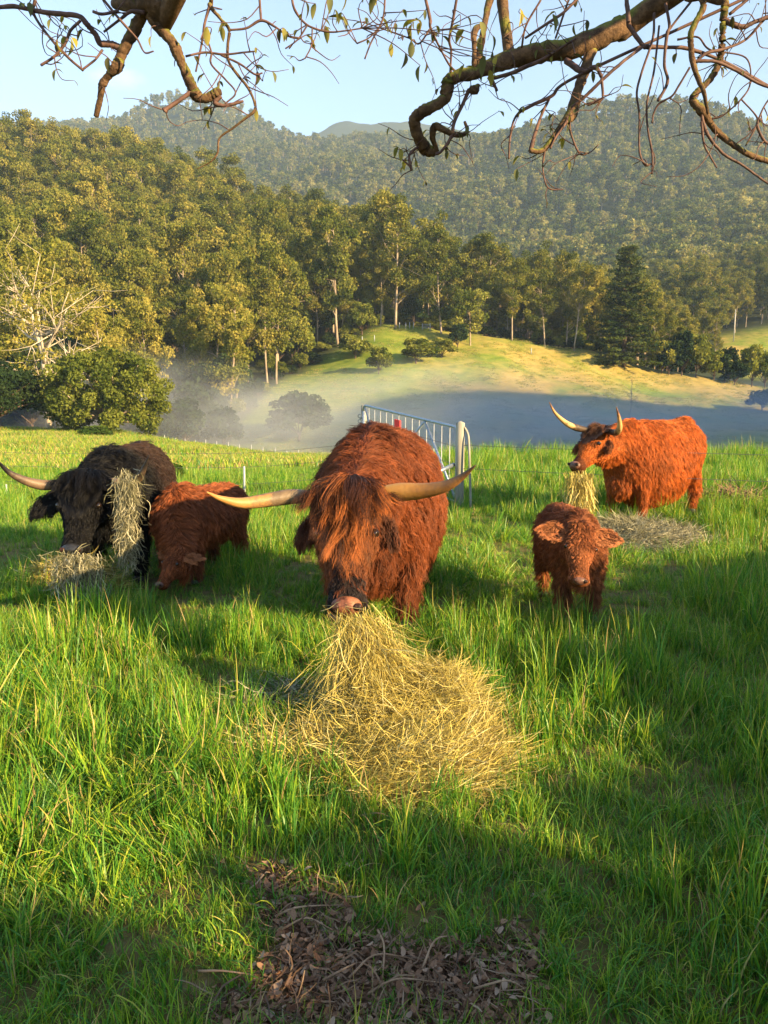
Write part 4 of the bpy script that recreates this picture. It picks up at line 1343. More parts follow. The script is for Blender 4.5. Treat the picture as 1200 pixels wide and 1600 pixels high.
def sample_surface(V, T, Nn, weight, n, g):
    a = V[T[:, 0]]; b = V[T[:, 1]]; c = V[T[:, 2]]
    ar = np.linalg.norm(np.cross(b - a, c - a), axis=1) * weight[T].mean(1)
    cs = np.cumsum(ar); k = np.searchsorted(cs, g.random(n) * cs[-1])
    u = g.random(n); v = g.random(n); fl = u + v > 1; u[fl] = 1 - u[fl]; v[fl] = 1 - v[fl]
    w = 1 - u - v
    tri = T[k]
    P = V[tri[:, 0]] * w[:, None] + V[tri[:, 1]] * u[:, None] + V[tri[:, 2]] * v[:, None]
    Q = Nn[tri[:, 0]] * w[:, None] + Nn[tri[:, 1]] * u[:, None] + Nn[tri[:, 2]] * v[:, None]
    Q /= np.linalg.norm(Q, axis=1)[:, None] + 1e-9
    return P, Q

def build_horn(parent, pts, mat, base):
    """pts rows: px, py, depth, radius"""
    W = np.array([np.append(at(p[0], p[1], p[2]), p[3]) for p in pts])
    C = catmull(W, 7); C[:, 3] *= .84
    G = Geo(); tube(G, C[:, :3], C[:, 3], 14, attr=np.linspace(0, 1, len(C)), lump=0.012)
    obj("horn", G.mesh("horn", base, 'along'), mat, parent)

def cow(name, label, base_xy, fwd, scale, poll, nose, horns, cfg):
    """fwd: facing direction; poll / nose: head points of the place (world)"""
    g = np.random.default_rng(cfg['seed'])
    base = np.array([base_xy[0], base_xy[1], float(gz(base_xy[0], base_xy[1]))])
    f = unit([fwd[0], fwd[1], 0]); l = np.array([-f[1], f[0], 0]); up = np.array([0, 0, 1.0])
    B = np.stack([f, l, up])                       # rows: local axes in the world
    s = scale
    def w(p):
        p = np.asarray(p, float); return base + (p * s) @ B
    bd = Body()
    lo = cfg.get('low', 0.0); wd = cfg.get('width', 1.0); dp = cfg.get('deep', 1.0)
    def chain(rows, n=5):
        rows = np.asarray(rows, float)
        q = rows.copy(); q[:, :3] = np.array([w(r[:3]) for r in rows]); q[:, 3:6] *= s
        bd.chain(q, n, B)
    # trunk: rump, barrel, deep chest
    chain([[-0.74, 0, 0.88, .16, .21 * wd, .22], [-0.58, 0, 0.85, .2, .29 * wd, .29 * dp], [-0.2, 0, 0.78 - lo, .25, .35 * wd, .36 * dp + lo], [0.18, 0, 0.78 - lo, .25, .34 * wd, .37 * dp + lo], [0.46, 0, 0.80 - lo * .6, .2, .28 * wd, .36 * dp], [0.60, 0, 0.80, .14, .2 * wd, .27]], 6)
    # withers and tail head
    bd.ell(w([0.36, 0, 1.05 + 0.06 * cfg.get('hump', 1)]), np.array([.26, .13, .15]) * s, B)
    bd.ell(w([-0.66, 0, 1.03 + cfg.get('rump', 0.0)]), np.array([.17, .10, .10]) * s, B)
    # brisket
    bd.ell(w([0.56, 0, 0.58 - lo]), np.array([.13, .14, .17]) * s, B)
    # legs
    for sd in (-1, 1):
        y = 0.19 * wd
        fx = 0.42 + cfg.get('step', 0.0) * sd
        chain([[0.40, sd * y, 0.72, .13, .10, .2], [0.42, sd * y, 0.5, .095, .085, .1], [(0.42 + fx) / 2, sd * y, 0.36, .066, .064, .07], [fx, sd * y, 0.14, .05, .05, .06], [fx + .02, sd * y, 0.045, .062, .058, .045]], 6)
        chain([[-0.56, sd * y, 0.80, .2, .11, .2], [-0.50, sd * y * 1.02, 0.6, .15, .10, .15], [-0.64, sd * y, 0.42, .08, .065, .08], [-0.68, sd * y, 0.34, .06, .052, .06], [-0.62, sd * y, 0.13, .048, .048, .06], [-0.59, sd * y, 0.045, .062, .058, .045]], 6)
    # neck to the poll
    poll = np.asarray(poll, float); nose = np.asarray(nose, float)
    a = unit(nose - poll); HL = np.linalg.norm(nose - poll)
    lat = cfg.get('lat')
    lat = unit(np.cross(a, up)) if lat is None else unit(np.asarray(lat, float) - np.dot(lat, a) * a)
    fn = unit(np.cross(lat, a))
    if np.dot(fn, cfg.get('facing', f)) < 0:
        fn = -fn
    H = np.stack([a, lat, fn])
    q0 = w([0.45, 0, 0.92]); q1 = poll + a * HL * 0.22 - fn * HL * 0.24
    nk = np.array([np.concatenate([q0 * (1 - t) + q1 * t, (np.array([.22, .20 * wd, .27]) * (1 - t) + np.array([.13, .135, .17]) * t) * s]) for t in np.linspace(0, 1, 7)])
    bd.chain(nk, 3, B)
    # head
    hs = HL / 0.56
    def head(t, lt, ft, r):
        bd.ell(poll + a * HL * t + lat * lt * hs + fn * ft * hs, np.array(r) * hs * np.array([1, cfg.get('headw', 1.0), 1]), H)
    for t, r in [(0.06, (.10, .125, .10)), (.2, (.12, .135, .115)), (.35, (.12, .13, .115)), (.5, (.11, .105, .105)), (.65, (.1, .085, .09)), (.8, (.085, .085, .08)), (.9, (.075, .098, .078))]:
        head(t, 0, -0.05 - 0.02 * t, r)
    head(-.04, 0, -.03, (.09, .11, .10)); head(.90, 0, -.115, (.055, .06, .045))
    head(.45, 0, -.13, (.14, .075, .07)); head(.7, 0, -.10, (.12, .06, .06))
    for sd in (-1, 1):
        head(.37, sd * .10, 0.005, (.05, .035, .04))
        head(.3, sd * .09, -.1, (.1, .06, .08))
    V, T, Nn = bd.build(cfg.get('voxel', 0.024) * max(s, .55), 7)
    thing = empty(name, base, label, cfg.get('cat', 'cow'))
    # coordinates on the body
    loc = (V - base) @ B.T / s
    hp = V - poll
    ha = hp @ a / HL; hl = hp @ lat / hs; hf = hp @ fn / hs
    def regions(P):
        q = P - poll
        ra = q @ a / HL; rl = q @ lat / hs; rf = q @ fn / hs
        inhead = (ra > -0.18) & (ra < 1.2) & (np.abs(rl) < 0.24) & (rf > -0.26) & (rf < .25)
        lc = (P - base) @ B.T / s
        return inhead, ra, rl, rf, lc
    col = cfg['colour'](*regions(V), P=V)
    me = new_mesh("body", V - base, T)
    set_attr(me, 'hcol', col * 0.55, 'FLOAT_COLOR')
    obj("body", me, MAT_HIDE, thing)
    # coat
    inh, ra, rl, rf, lc = regions(V)
    wt = np.where(lc[:, 2] < 0.12, 0.3, 1.0) * np.where(inh & (ra > .93), 0.05, 1.0) * np.where(inh, 1.6, 1.0)
    n = cfg['hairs']
    Pn, Qn = sample_surface(V, T, Nn, wt, n, g)
    inh, ra, rl, rf, lc = regions(Pn)
    down = np.array([0, 0, -1.0])
    flow = down[None, :] * 1.0 - f[None, :] * 0.55
    top_ = Qn[:, 2] > 0.6
    outw = Qn.copy(); outw[:, 2] = 0
    flow = np.where(top_[:, None], -f[None, :] * 0.8 + outw * 1.5 + down * 0.3, flow)
    hflow = a[None, :] * 1.0 + (np.sign(rl)[:, None] * lat[None, :]) * 0.25
    flow = np.where(inh[:, None], hflow, flow)
    noise = (fbm(lc[:, 0] * 5 + 3, lc[:, 2] * 5 + lc[:, 1] * 4, 2) - .5)
    flow = flow + noise[:, None] * 1.6 * np.cross(Qn, flow)
    L = cfg['length'] * s * g.uniform(.55, 1.25, n) * np.where(top_, .8, 1.0)
    L = np.where((lc[:, 2] < .5) & ~inh, L * 1.15, L)
    L = np.where(lc[:, 2] < .25, L * .6, L)
    L = np.where(inh, L * cfg.get('facehair', .4) * np.where(ra > .75, .35, np.where(ra > .35, cfg.get('cheek', 1.0), 1.0)), L)
    P, own = grow(Pn, Qn, flow, L, g, cfg.get('lift', .3), cfg.get('droop', .5), cfg.get('clumps', n // 9), cfg.get('clump', .6), cfg.get('wave', .10), cfg.get('freq', .9), 6, 0.05)
    hc = cfg['colour'](inh, ra, rl, rf, lc, P=Pn)
    tone = (0.62 + 0.76 * g.random(own.max() + 1))[own] * g.uniform(.8, 1.2, n)
    hc = hc * tone[:, None]
    curves_object("coat", P, cfg.get('hair_r', .0016), hc, thing, base)
    # forelock
    fk = cfg.get('forelock')
    if fk:
        m = fk['n']
        th = g.uniform(-1, 1, m)
        ph_ = g.uniform(-1.0, .75, m)
        wd_ = fk.get('wide', .125) * np.sqrt(1 - .45 * ph_ ** 2)
        R0 = poll + lat * (th * wd_ * hs)[:, None] + (a * .02 * hs)[None, :] + (fn[None, :] * (np.cos(ph_ * 1.3) * .075)[:, None] + a[None, :] * (np.sin(ph_ * 1.3) * .115 * (1 - .35 * th ** 2))[:, None]) * hs - fn[None, :] * (.03 * hs)
        nn = fn[None, :] * np.cos(ph_ * 1.3)[:, None] + a[None, :] * np.sin(ph_ * 1.3)[:, None] + lat[None, :] * (th * .5)[:, None]
        nn /= np.linalg.norm(nn, axis=1)[:, None]
        fl = a[None, :] + lat[None, :] * (th * .12)[:, None] + down * .3
        LL = fk['len'] * (0.45 + 0.65 * g.random(m)) * (1 - .55 * np.abs(th) ** 1.5)
        P2, own2 = grow(R0, nn, fl, LL, g, fk.get('lift', .2), 1.3, fk.get('clumps', 70), .72, .05, 1.3, 10, .06)
        # keep the locks in front of the face
        q = P2 - poll; f_ = q @ fn / hs; aa = q @ a / HL
        lim = np.where(aa > .05, 0.075 - 0.035 * np.clip(aa, 0, 1), -.2)
        P2 = P2 + (np.maximum(0, lim - f_) * hs)[..., None] * fn
        c2 = np.asarray(fk['col'])[None, :] * (0.35 + 1.1 * g.random(own2.max() + 1) ** 1.4)[own2][:, None] * g.uniform(.8, 1.2, m)[:, None]
        if 'col2' in fk:
            sel = (g.random(own2.max() + 1) < fk.get('mix', .4))[own2]
            c2 = np.where(sel[:, None], np.asarray(fk['col2'])[None, :] * g.uniform(.8, 1.2, m)[:, None], c2)
        curves_object("forelock", P2, fk.get('r', .0016), c2, thing, base)
    # nose, nostrils, mouth
    nc = poll + a * HL * 0.955 - fn * .022 * hs
    Vs, Fs = icosphere()
    X = Vs.copy()
    # pad: wide, flat in front, notched below
    X = X * np.array([.044, .070, .048]) * cfg.get('nosek', 1.0) * np.array([1, cfg.get('headw', 1.0), 1])
    X[:, 1] *= 1 - 0.25 * np.clip(-X[:, 2] / .058, 0, 1)
    npad = new_mesh("nose", (X * hs) @ H + nc - base, Fs)
    no = obj("nose", npad, cfg['nose'], thing)
    for sd in (-1, 1):
        Y = Vs * np.array([.017, .019, .018])
        Y[:, 2] += np.abs(Y[:, 1]) * .4
        obj("nostril", new_mesh("nostril", (Y * hs) @ H + nc + (a * .014 * hs + lat * sd * .050 * hs * cfg.get('headw', 1.0) + fn * .026 * hs) * cfg.get('nosek', 1.0) - base, Fs), MAT_NOSTRIL, no)
        # eyes
        ec = poll + a * HL * .37 + lat * sd * .127 * hs * cfg.get('headw', 1.0) + fn * .018 * hs
        obj("eye", new_mesh("eye", Vs * cfg.get('eyer', .022) * hs + ec - base, Fs), MAT_EYE, thing)
    # ears: long leaf-shaped flaps with a fringe
    er = cfg['ear']
    for sd in (-1, 1):
        eo = poll + a * HL * er.get('at', .10) + lat * sd * .115 * hs - fn * .05 * hs
        ed = unit(lat * sd + a * er['drop'] + np.asarray(er.get('tilt', (0, 0, 0))) - fn * .12)
        ew = unit(np.cross(ed, fn)); en = np.cross(ew, ed)
        L0 = er['len'] * hs
        rows = []
        m_ = 11; k_ = 8
        EV = []
        for i in range(m_):
            t = i / (m_ - 1)
            half = er['wid'] * hs * (math.sin(math.pi * min(1, t * .93 + .05)) ** .7)
            for j in range(k_ + 1):
                v = j / k_ * 2 - 1
                EV.append(eo + ed * L0 * t + ew * half * v + en * (abs(v) ** 2 * half * .55 - .02 * hs * math.sin(math.pi * t)) * 1.0 * er.get('cup', 1) )
        EV = np.array(EV)
        # thickness: second skin offset
        EV2 = EV - en * .008 * hs
        nv = len(EV)
        Fq = []
        for i in range(m_ - 1):
            for j in range(k_):
                q = i * (k_ + 1) + j
                Fq.append((q, q + 1, q + k_ + 2, q + k_ + 1)); Fq.append((nv + q + k_ + 1, nv + q + k_ + 2, nv + q + 1, nv + q))
        em = new_mesh("ear", np.vstack([EV, EV2]) - base, Fq)
        ec_ = np.asarray(er['col'])
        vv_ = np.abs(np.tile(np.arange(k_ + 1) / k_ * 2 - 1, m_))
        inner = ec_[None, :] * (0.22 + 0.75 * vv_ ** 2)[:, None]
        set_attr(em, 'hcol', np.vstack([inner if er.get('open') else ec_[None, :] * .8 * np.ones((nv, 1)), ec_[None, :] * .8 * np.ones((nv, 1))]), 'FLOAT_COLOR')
        eo_ = obj("ear", em, MAT_HIDE, thing)
        m2 = er['hairs']
        i_ = g.integers(0, nv, m2); rp = EV[i_] + g.normal(size=(m2, 3)) * .008 * hs
        back = g.random(m2) < er.get('back', .65)
        nrm = np.where(back[:, None], -en[None, :], en[None, :])
        ef = ed[None, :] * .9 + down[None, :] * er.get('hang', 1.0) + g.normal(size=(m2, 3)) * .25
        LL = er['hairlen'] * s * g.uniform(.4, 1.2, m2)
        P3, own3 = grow(rp, nrm, ef, LL, g, .25, er.get('hang', 1.0), max(20, m2 // 25), .7, .08, 1.0, 6, .05)
        c3 = ec_[None, :] * (.6 + .8 * g.random(own3.max() + 1))[own3][:, None]
        curves_object("ear_hair", P3, cfg.get('hair_r', .0016), c3, eo_, base)
    for hpts, hm in horns:
        build_horn(thing, hpts, hm, base)
    # hooves
    for sd in (-1, 1):
        for hx_ in (0.44 + cfg.get('step', 0.0) * sd, -0.59):
            Y = Vs * np.array([.075, .062, .05]); Y[:, 2] = np.maximum(Y[:, 2], -.03)
            obj("hoof", new_mesh("hoof", (Y * s) @ B + w([hx_, sd * .19 * wd, .035]) - base, Fs), MAT_HOOF, thing)
    # tail with a brush of hair
    G = Geo()
    tp = np.array([w([-.80, 0, 1.02]), w([-.90, .02, .85]), w([-.90, .03, .6]), w([-.88, .03, .42])])
    tube(G, catmull(tp, 4), np.linspace(.035, .015, 13) * s, 7)
    tm = G.mesh("tail", base); set_attr(tm, 'hcol', np.repeat(np.asarray(cfg['tail'])[None, :], len(tm.vertices), 0), 'FLOAT_COLOR')
    to = obj("tail", tm, MAT_HIDE, thing)
    m3 = 900
    rp = tp[2] + (tp[3] - tp[2]) * g.random(m3)[:, None] + g.normal(size=(m3, 3)) * .012 * s
    nn = g.normal(size=(m3, 3)); nn[:, 2] = 0; nn /= np.linalg.norm(nn, axis=1)[:, None]
    P4, own4 = grow(rp, nn, np.repeat(down[None, :], m3, 0), .3 * s * g.uniform(.5, 1, m3), g, .25, 1.0, 30, .6, .05, 1, 6, .04)
    curves_object("tail_brush", P4, .0018, np.repeat(np.asarray(cfg['tail'])[None, :], m3, 0), to, base)
    return thing

# --- the front cow, eating hay, face on
def col_front(inh, ra, rl, rf, lc, P):
    n = len(P)
    c = np.tile(np.array([0.165, 0.044, 0.014]), (n, 1))
    brown = fbm(lc[:, 0] * 3 + 1, lc[:, 1] * 3 + lc[:, 2] * 2, 3)
    c = c * (0.35 + 1.3 * brown)[:, None]
    topd = np.clip((lc[:, 2] - 1.0) / .2, 0, 1) * sstep(.45, .6, fbm(lc[:, 0] * 2.2 + 9, lc[:, 1] * 5, 2))
    c = c * (1 - topd[:, None] * .6)
    dark = np.array([0.018, 0.012, 0.012]); mid = np.array([.15, .055, .02])
    k = inh * sstep(.5, .78, ra + (fbm(rl * 25, ra * 14, 2) - .5) * .9)
    c = c * (1 - k[:, None]) + dark * k[:, None]
    k2 = inh * (1 - sstep(.5, .75, ra)) * sstep(.2, .4, ra)
    c = c * (1 - .55 * k2[:, None]) + mid * .55 * k2[:, None]
    return c
poll = at(543, 772, 3.86); nose = at(541, 953, 3.52)
cow("highland_cow", "long-horned rust-red cow facing the camera with hay in its mouth", (-0.03, 5.3), (-0.10, -1.0), 1.08, poll, nose,
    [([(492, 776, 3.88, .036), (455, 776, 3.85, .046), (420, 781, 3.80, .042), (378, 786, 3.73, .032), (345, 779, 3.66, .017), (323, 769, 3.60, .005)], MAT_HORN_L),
     ([(592, 772, 3.88, .045), (625, 769, 3.85, .056), (660, 767, 3.80, .047), (695, 760, 3.74, .035), (722, 745, 3.69, .020), (743, 727, 3.64, .004)], MAT_HORN)],
    dict(seed=41, colour=col_front, hairs=105000, length=.115, lift=.26, droop=.6, wave=.13, hair_r=.0012, facehair=.5, width=1.14, deep=1.02, low=.13, hump=.2, nosek=1.0, step=.06, facing=(0, -1, .2), headw=.98, lat=(1, 0, 0),
         forelock=dict(n=9500, len=.42, col=(.27, .08, .019), col2=(.05, .018, .009), mix=.45, clumps=300, r=.0010, wide=.115),
         nose=MAT_NOSE_PINK, ear=dict(len=.14, wid=.04, drop=1.05, col=(.09, .028, .012), hairs=2200, hairlen=.085, hang=1.2, at=.14), tail=(.3, .07, .015)))
sheaf("hanging_hay", at(556, 956, 3.47), (.075, .03, .02), (np.array([-.24, 3.24, .06]), np.array([.30, 3.26, .12])), 6000, .28, .0024, MAT_HAY, "golden hay trailing from the front cow's mouth to the pile", 31)

# --- the black bull
def col_bull(inh, ra, rl, rf, lc, P):
    n = len(P)
    c = np.tile(np.array([0.004, 0.0037, 0.0043]), (n, 1))
    k = (1 - sstep(.0, .45, lc[:, 0])) * sstep(.55, .95, lc[:, 2]) * ~inh
    return c * (1 - k[:, None]) + np.array([.030, .016, .011]) * k[:, None]
poll = at(132, 752, 5.55); nose = at(110, 862, 5.22)
cow("highland_bull", "black horned bull with hay draped over one horn", (-2.22, 6.55), (0.08, -1.0), 0.95, poll, nose,
    [([(100, 756, 5.58, .036), (70, 758, 5.52, .046), (42, 752, 5.45, .038), (14, 738, 5.36, .022), (-8, 716, 5.28, .006)], MAT_HORN_D),
     ([(165, 753, 5.6, .036), (198, 755, 5.58, .044), (216, 748, 5.50, .034), (226, 730, 5.43, .020), (233, 711, 5.38, .004)], MAT_HORN_D)],
    dict(seed=42, colour=col_bull, hairs=60000, length=.12, lift=.3, droop=.6, wave=.10, hair_r=.0014, facehair=.4, width=1.05, hump=-.9, rump=.03, facing=(0, -1, .2), headw=1.1, cat='bull',
         forelock=dict(n=5000, len=.32, col=(.0045, .004, .0045), clumps=200, r=.0014, wide=.15), nose=MAT_NOSE_BLACK,
         ear=dict(len=.24, wid=.06, drop=.35, col=(.005, .0045, .005), hairs=2600, hairlen=.13, hang=.9, at=.14), tail=(.02, .015, .014)))
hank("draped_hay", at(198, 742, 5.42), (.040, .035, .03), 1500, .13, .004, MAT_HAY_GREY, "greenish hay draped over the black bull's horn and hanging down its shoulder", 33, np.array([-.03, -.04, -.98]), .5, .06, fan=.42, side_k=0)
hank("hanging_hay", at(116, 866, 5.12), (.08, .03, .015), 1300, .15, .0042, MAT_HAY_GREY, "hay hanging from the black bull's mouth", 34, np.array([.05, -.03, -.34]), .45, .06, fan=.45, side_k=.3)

# --- the calf grazing between them
def col_calf(base):
    base = np.asarray(base)
    def f(inh, ra, rl, rf, lc, P):
        c = np.tile(base, (len(P), 1)) * (0.7 + .6 * fbm(lc[:, 0] * 4, lc[:, 2] * 4 + lc[:, 1] * 3, 2))[:, None]
        k = inh * sstep(.6, .85, ra)
        f_ = inh * sstep(.3, .5, ra) * (rf > -.09)
        return c * (1 - .25 * k[:, None]) * (1 + .5 * f_[:, None])
    return f
poll = at(278, 862, 5.62); nose = at(246, 915, 5.42)
cow("highland_calf", "reddish-brown calf grazing head down beside the black bull", (-1.55, 6.35), (-0.34, -0.94), 0.65, poll, nose, [],
    dict(seed=43, colour=col_calf((.20, .056, .018)), hairs=42000, length=.13, lift=.45, droop=.35, wave=.08, hair_r=.0014, facehair=.25, width=1.15, hump=.8, cat='calf', facing=(-.45, -.6, .5),
         nose=MAT_NOSE_BROWN, ear=dict(len=.22, wid=.07, drop=-.25, col=(.33, .12, .05), hairs=900, hairlen=.08, hang=.3, at=.12), tail=(.3, .08, .02)))

# --- the calf looking at the camera
poll = at(907, 828, 4.60); nose = at(907, 910, 4.38)
cow("highland_calf", "fluffy brown calf standing in long grass looking at the camera", (1.27, 5.15), (0.0, -1.0), 0.60, poll, nose, [],
    dict(seed=44, colour=col_calf((.20, .064, .022)), hairs=48000, length=.115, lift=.5, droop=.3, wave=.10, hair_r=.0012, facehair=.42, width=.84, nosek=.85, eyer=.018, hump=.2, cat='calf', facing=(0, -1, .2), headw=1.12, lat=(1, 0, -.05),
         cheek=.4,
         nose=MAT_NOSE_BROWN, ear=dict(len=.27, wid=.10, drop=.0, tilt=(0, 0, .22), col=(.38, .14, .055), hairs=1800, hairlen=.055, hang=.25, at=.12, cup=1.0, open=True, back=.85), tail=(.3, .08, .02)))

# --- the cow across the fence
def col_right(inh, ra, rl, rf, lc, P):
    n = len(P)
    c = np.tile(np.array([0.38, 0.092, 0.015]), (n, 1)) * (0.72 + .55 * fbm(lc[:, 0] * 3, lc[:, 2] * 3, 3))[:, None]
    k = inh * sstep(.62, .85, ra + (fbm(rl * 20, ra * 10, 2) - .5) * .3) * .75
    return c * (1 - k[:, None]) + np.array([.05, .02, .012]) * k[:, None]
poll = at(936, 676, 8.85); nose = at(895, 727, 8.52)
cow("highland_cow", "bright orange horned cow standing side-on behind the wires chewing hay", (3.28, 9.45), (-0.80, -0.60), 1.02, poll, nose,
    [([(920, 672, 8.88, .036), (903, 669, 8.80, .046), (886, 662, 8.70, .036), (868, 646, 8.60, .020), (858, 628, 8.52, .005)], MAT_HORN_R),
     ([(946, 672, 8.75, .036), (962, 676, 8.62, .044), (968, 668, 8.50, .036), (967, 652, 8.42, .022), (963, 636, 8.36, .005)], MAT_HORN_R)],
    dict(seed=45, colour=col_right, hairs=68000, length=.085, lift=.2, droop=.5, clump=.42, wave=.09, hair_r=.0017, facehair=.25, width=1.12, deep=1.06, low=.14, hump=-.9, rump=.07, facing=(-.8, -.5, .45), headw=.95, lat=(.62, -.78, 0),
         forelock=dict(n=3600, len=.26, col=(.085, .034, .016), clumps=160, r=.0017), nose=MAT_NOSE_BROWN,
         ear=dict(len=.14, wid=.04, drop=1.3, col=(.16, .05, .016), hairs=900, hairlen=.10, hang=1.6, at=.12), tail=(.4, .09, .02)))
hank("hanging_hay", at(905, 738, 8.45), (.07, .04, .02), 1200, .2, .0055, MAT_HAY, "hay hanging in a bundle from the orange cow's mouth", 35, np.array([.03, 0, -.55]), .25, .1, fan=.3, side_k=.3)

# ================================================================ shrubs on the sunward side, out of the picture: added to shade the foreground
SHADE = [ # x, y, width, height
    (6.9, 4.3, 1.3, 1.7), (6.9, 3.3, 1.6, 2.1), (6.9, 2.2, 1.8, 2.5), (6.9, 1.1, 1.8, 2.75), (6.9, 0.1, 1.8, 2.75), (6.9, -0.8, 1.7, 2.75), (6.9, -1.7, 1.7, 2.75), (6.9, -2.7, 1.8, 3.25), (6.9, -3.8, 1.9, 3.9), (6.9, -5.0, 2.0, 4.8), (6.9, -6.4, 2.0, 4.8)]
for i, (x, y, w_, h_) in enumerate(SHADE):
    place_tree("shrub", SHRUBS[i % 3], (MAT_BARK_DARK, MAT_SHRUB), (x, y, float(gz(x, y))), i * 1.7, (w_ * .7, w_ * .7, h_ * .95),
               "unseen leafy shrub added to shade the foreground", "shrub", "unseen shrubs added to shade the foreground")

# ================================================================ the overhanging tree
m, nt, out = nodes_of("mossy_branch_bark")
tc = N(nt, "ShaderNodeTexCoord").outputs['Object']
n1 = noise_tex(nt, 26, 6, 0.7, tc); n2 = noise_tex(nt, 9, 5, 0.6, tc)
bark = ramp(nt, n1, [(0.28, (0.025, 0.016, 0.011)), (0.5, (0.095, 0.055, 0.03)), (0.72, (0.20, 0.12, 0.065))])
geo_ = N(nt, "ShaderNodeNewGeometry"); sx_ = N(nt, "ShaderNodeSeparateXYZ"); nt.links.new(geo_.outputs['Normal'], sx_.inputs[0])
up_ = N(nt, "ShaderNodeMath", operation='MULTIPLY_ADD'); nt.links.new(sx_.outputs[2], up_.inputs[0]); up_.inputs[1].default_value = 0.35
nt.links.new(n2, up_.inputs[2])
moss = ramp(nt, up_.outputs[0], [(0.58, (0, 0, 0)), (0.74, (1, 1, 1))])
c_ = mixc(nt, moss, bark, ramp(nt, n1, [(0.3, (0.06, 0.07, 0.01)), (0.7, (0.20, 0.19, 0.035))]))
principled(nt, out, c_, 0.85, 0.2, 0, bump(nt, n1, 1.0, 0.012))
MAT_BRANCH = m
MAT_TWIG = simple_material("reddish_twig_bark", (0.04, 0.023, 0.02), (0.15, 0.08, 0.062), 40, 0.7, 0.25)
MAT_LEAF = leaf_material("dull_hanging_leaf", [(0.0, (0.06, 0.055, 0.03)), (0.5, (0.13, 0.14, 0.07)), (1.0, (0.30, 0.26, 0.06))], 0.35, 0.6)

troot = np.array([2.75, -1.35, 0.0])
tree = empty("overhanging_tree", troot, "gnarled mossy tree whose bare crooked branches hang across the sky", "tree")
fork = np.array([2.35, -0.45, 2.75])
G = Geo(); tk = catmull([troot + [0, 0, -.3], troot + [-.05, .15, .9], troot + [-.12, .45, 1.8], fork], 6)
tube(G, tk, np.interp(np.linspace(0, 1, len(tk)), [0, .12, .5, 1], [.34, .25, .21, .18]), 14, lump=.05)
obj("trunk", G.mesh("trunk", troot), MAT_BRANCH, tree)
PATHS = []
def branch(pts, thick, lead=None, name="branch", mat=None, sub=8, knob=0.10):
    """pts rows: px, py, depth, diameter in photo pixels; lead = world points the limb comes from"""
    W = []
    if lead is not None:
        for q in lead:
            W.append(list(q[:3]) + [q[3]])
    for p in pts:
        w3 = at(p[0], p[1], p[2]); W.append(list(w3) + [p[3] / 2 / 1200 * p[2]])
    C = catmull(np.array(W), sub)
    C[:, 3] = np.maximum(C[:, 3], 0.0012)
    if knob:
        C[:, 3] *= 1 + knob * (fbm(np.arange(len(C)) * .28 + len(PATHS) * 7, np.zeros(len(C)), 2) - .4) * 2
    if name == "branch":
        C[1:-1, :3] += rng.normal(size=(len(C) - 2, 3)) * C[1:-1, 3:4] * .05
    G = Geo(); big = C[:, 3].max() > .012
    tube(G, C[:, :3], C[:, 3], 10 if big else 6, lump=.05 if big else 0)
    obj(name, G.mesh(name, troot), mat or (MAT_BRANCH if big else MAT_TWIG), tree)
    PATHS.append(C)
    return C
D = 3.0
lead = [(*fork, .13), (2.25, .9, 3.25, .09), (1.95, 2.1, 3.35, .058)]
branch([(1040, -2, D, 33), (960, 47, D, 30), (890, 76, D, 28), (845, 82, D, 25), (795, 93, D, 25), (748, 112, D - .05, 20), (712, 120, D - .1, 17), (700, 128, D - .1, 19), (694, 155, D - .1, 17), (665, 172, D - .1, 16), (648, 186, D - .08, 17), (652, 210, D - .05, 16), (664, 232, D, 19), (680, 238, D, 12)], 0, lead)
branch([(772, -90, 3.05, 17), (782, -30, 3.05, 16), (788, 30, 3.02, 15), (797, 92, 3.0, 15)], 0)
branch([(782, -40, 3.0, 10), (764, 5, 2.97, 11), (757, 40, 2.96, 9), (750, 80, 2.95, 10), (743, 108, 2.95, 11)], 0)
branch([(756, 38, 2.96, 6), (742, 48, 2.93, 9), (741, 80, 2.92, 7), (741, 108, 2.93, 8)], 0)
branch([(925, 78, 3.0, 15), (912, 115, 2.98, 15), (902, 145, 2.95, 14), (893, 178, 2.92, 17), (878, 195, 2.9, 9), (860, 222, 2.88, 9), (845, 236, 2.87, 7), (828, 235, 2.86, 8)], 0)
branch([(829, 236, 2.86, 7), (835, 212, 2.87, 6), (846, 180, 2.9, 4.5), (858, 155, 2.92, 4)], 0)
branch([(683, 236, 3.0, 6), (676, 214, 2.96, 9), (680, 197, 2.94, 11), (694, 203, 2.92, 9), (714, 212, 2.93, 6), (730, 206, 2.94, 6), (726, 190, 2.94, 4)], 0)
branch([(658, 226, 2.98, 4), (640, 242, 2.96, 4), (643, 266, 2.95, 4)], 0, name="twig")
branch([(733, 140, 2.95, 6), (722, 165, 2.94, 5), (710, 190, 2.93, 5), (704, 215, 2.92, 4.5), (690, 236, 2.92, 4), (681, 241, 2.92, 4)], 0, name="twig")
branch([(735, 140, 2.95, 10), (742, 140, 2.94, 12), (748, 132, 2.94, 5)], 0)
branch([(765, 120, 2.96, 8), (775, 138, 2.95, 4), (776, 142, 2.95, 5)], 0, name="twig")
branch([(772, 122, 2.93, 5), (800, 114, 2.9, 5.5), (820, 105, 2.88, 6), (850, 92, 2.85, 5), (900, 60, 2.8, 3)], 0, name="twig")
branch([(1200, -20, 2.85, 4), (1120, 18, 2.85, 4.5), (900, 120, 2.86, 4.5), (862, 150, 2.88, 5), (830, 165, 2.9, 5), (806, 182, 2.9, 4), (797, 215, 2.9, 3.5), (795, 248, 2.9, 3)], 0, name="twig")
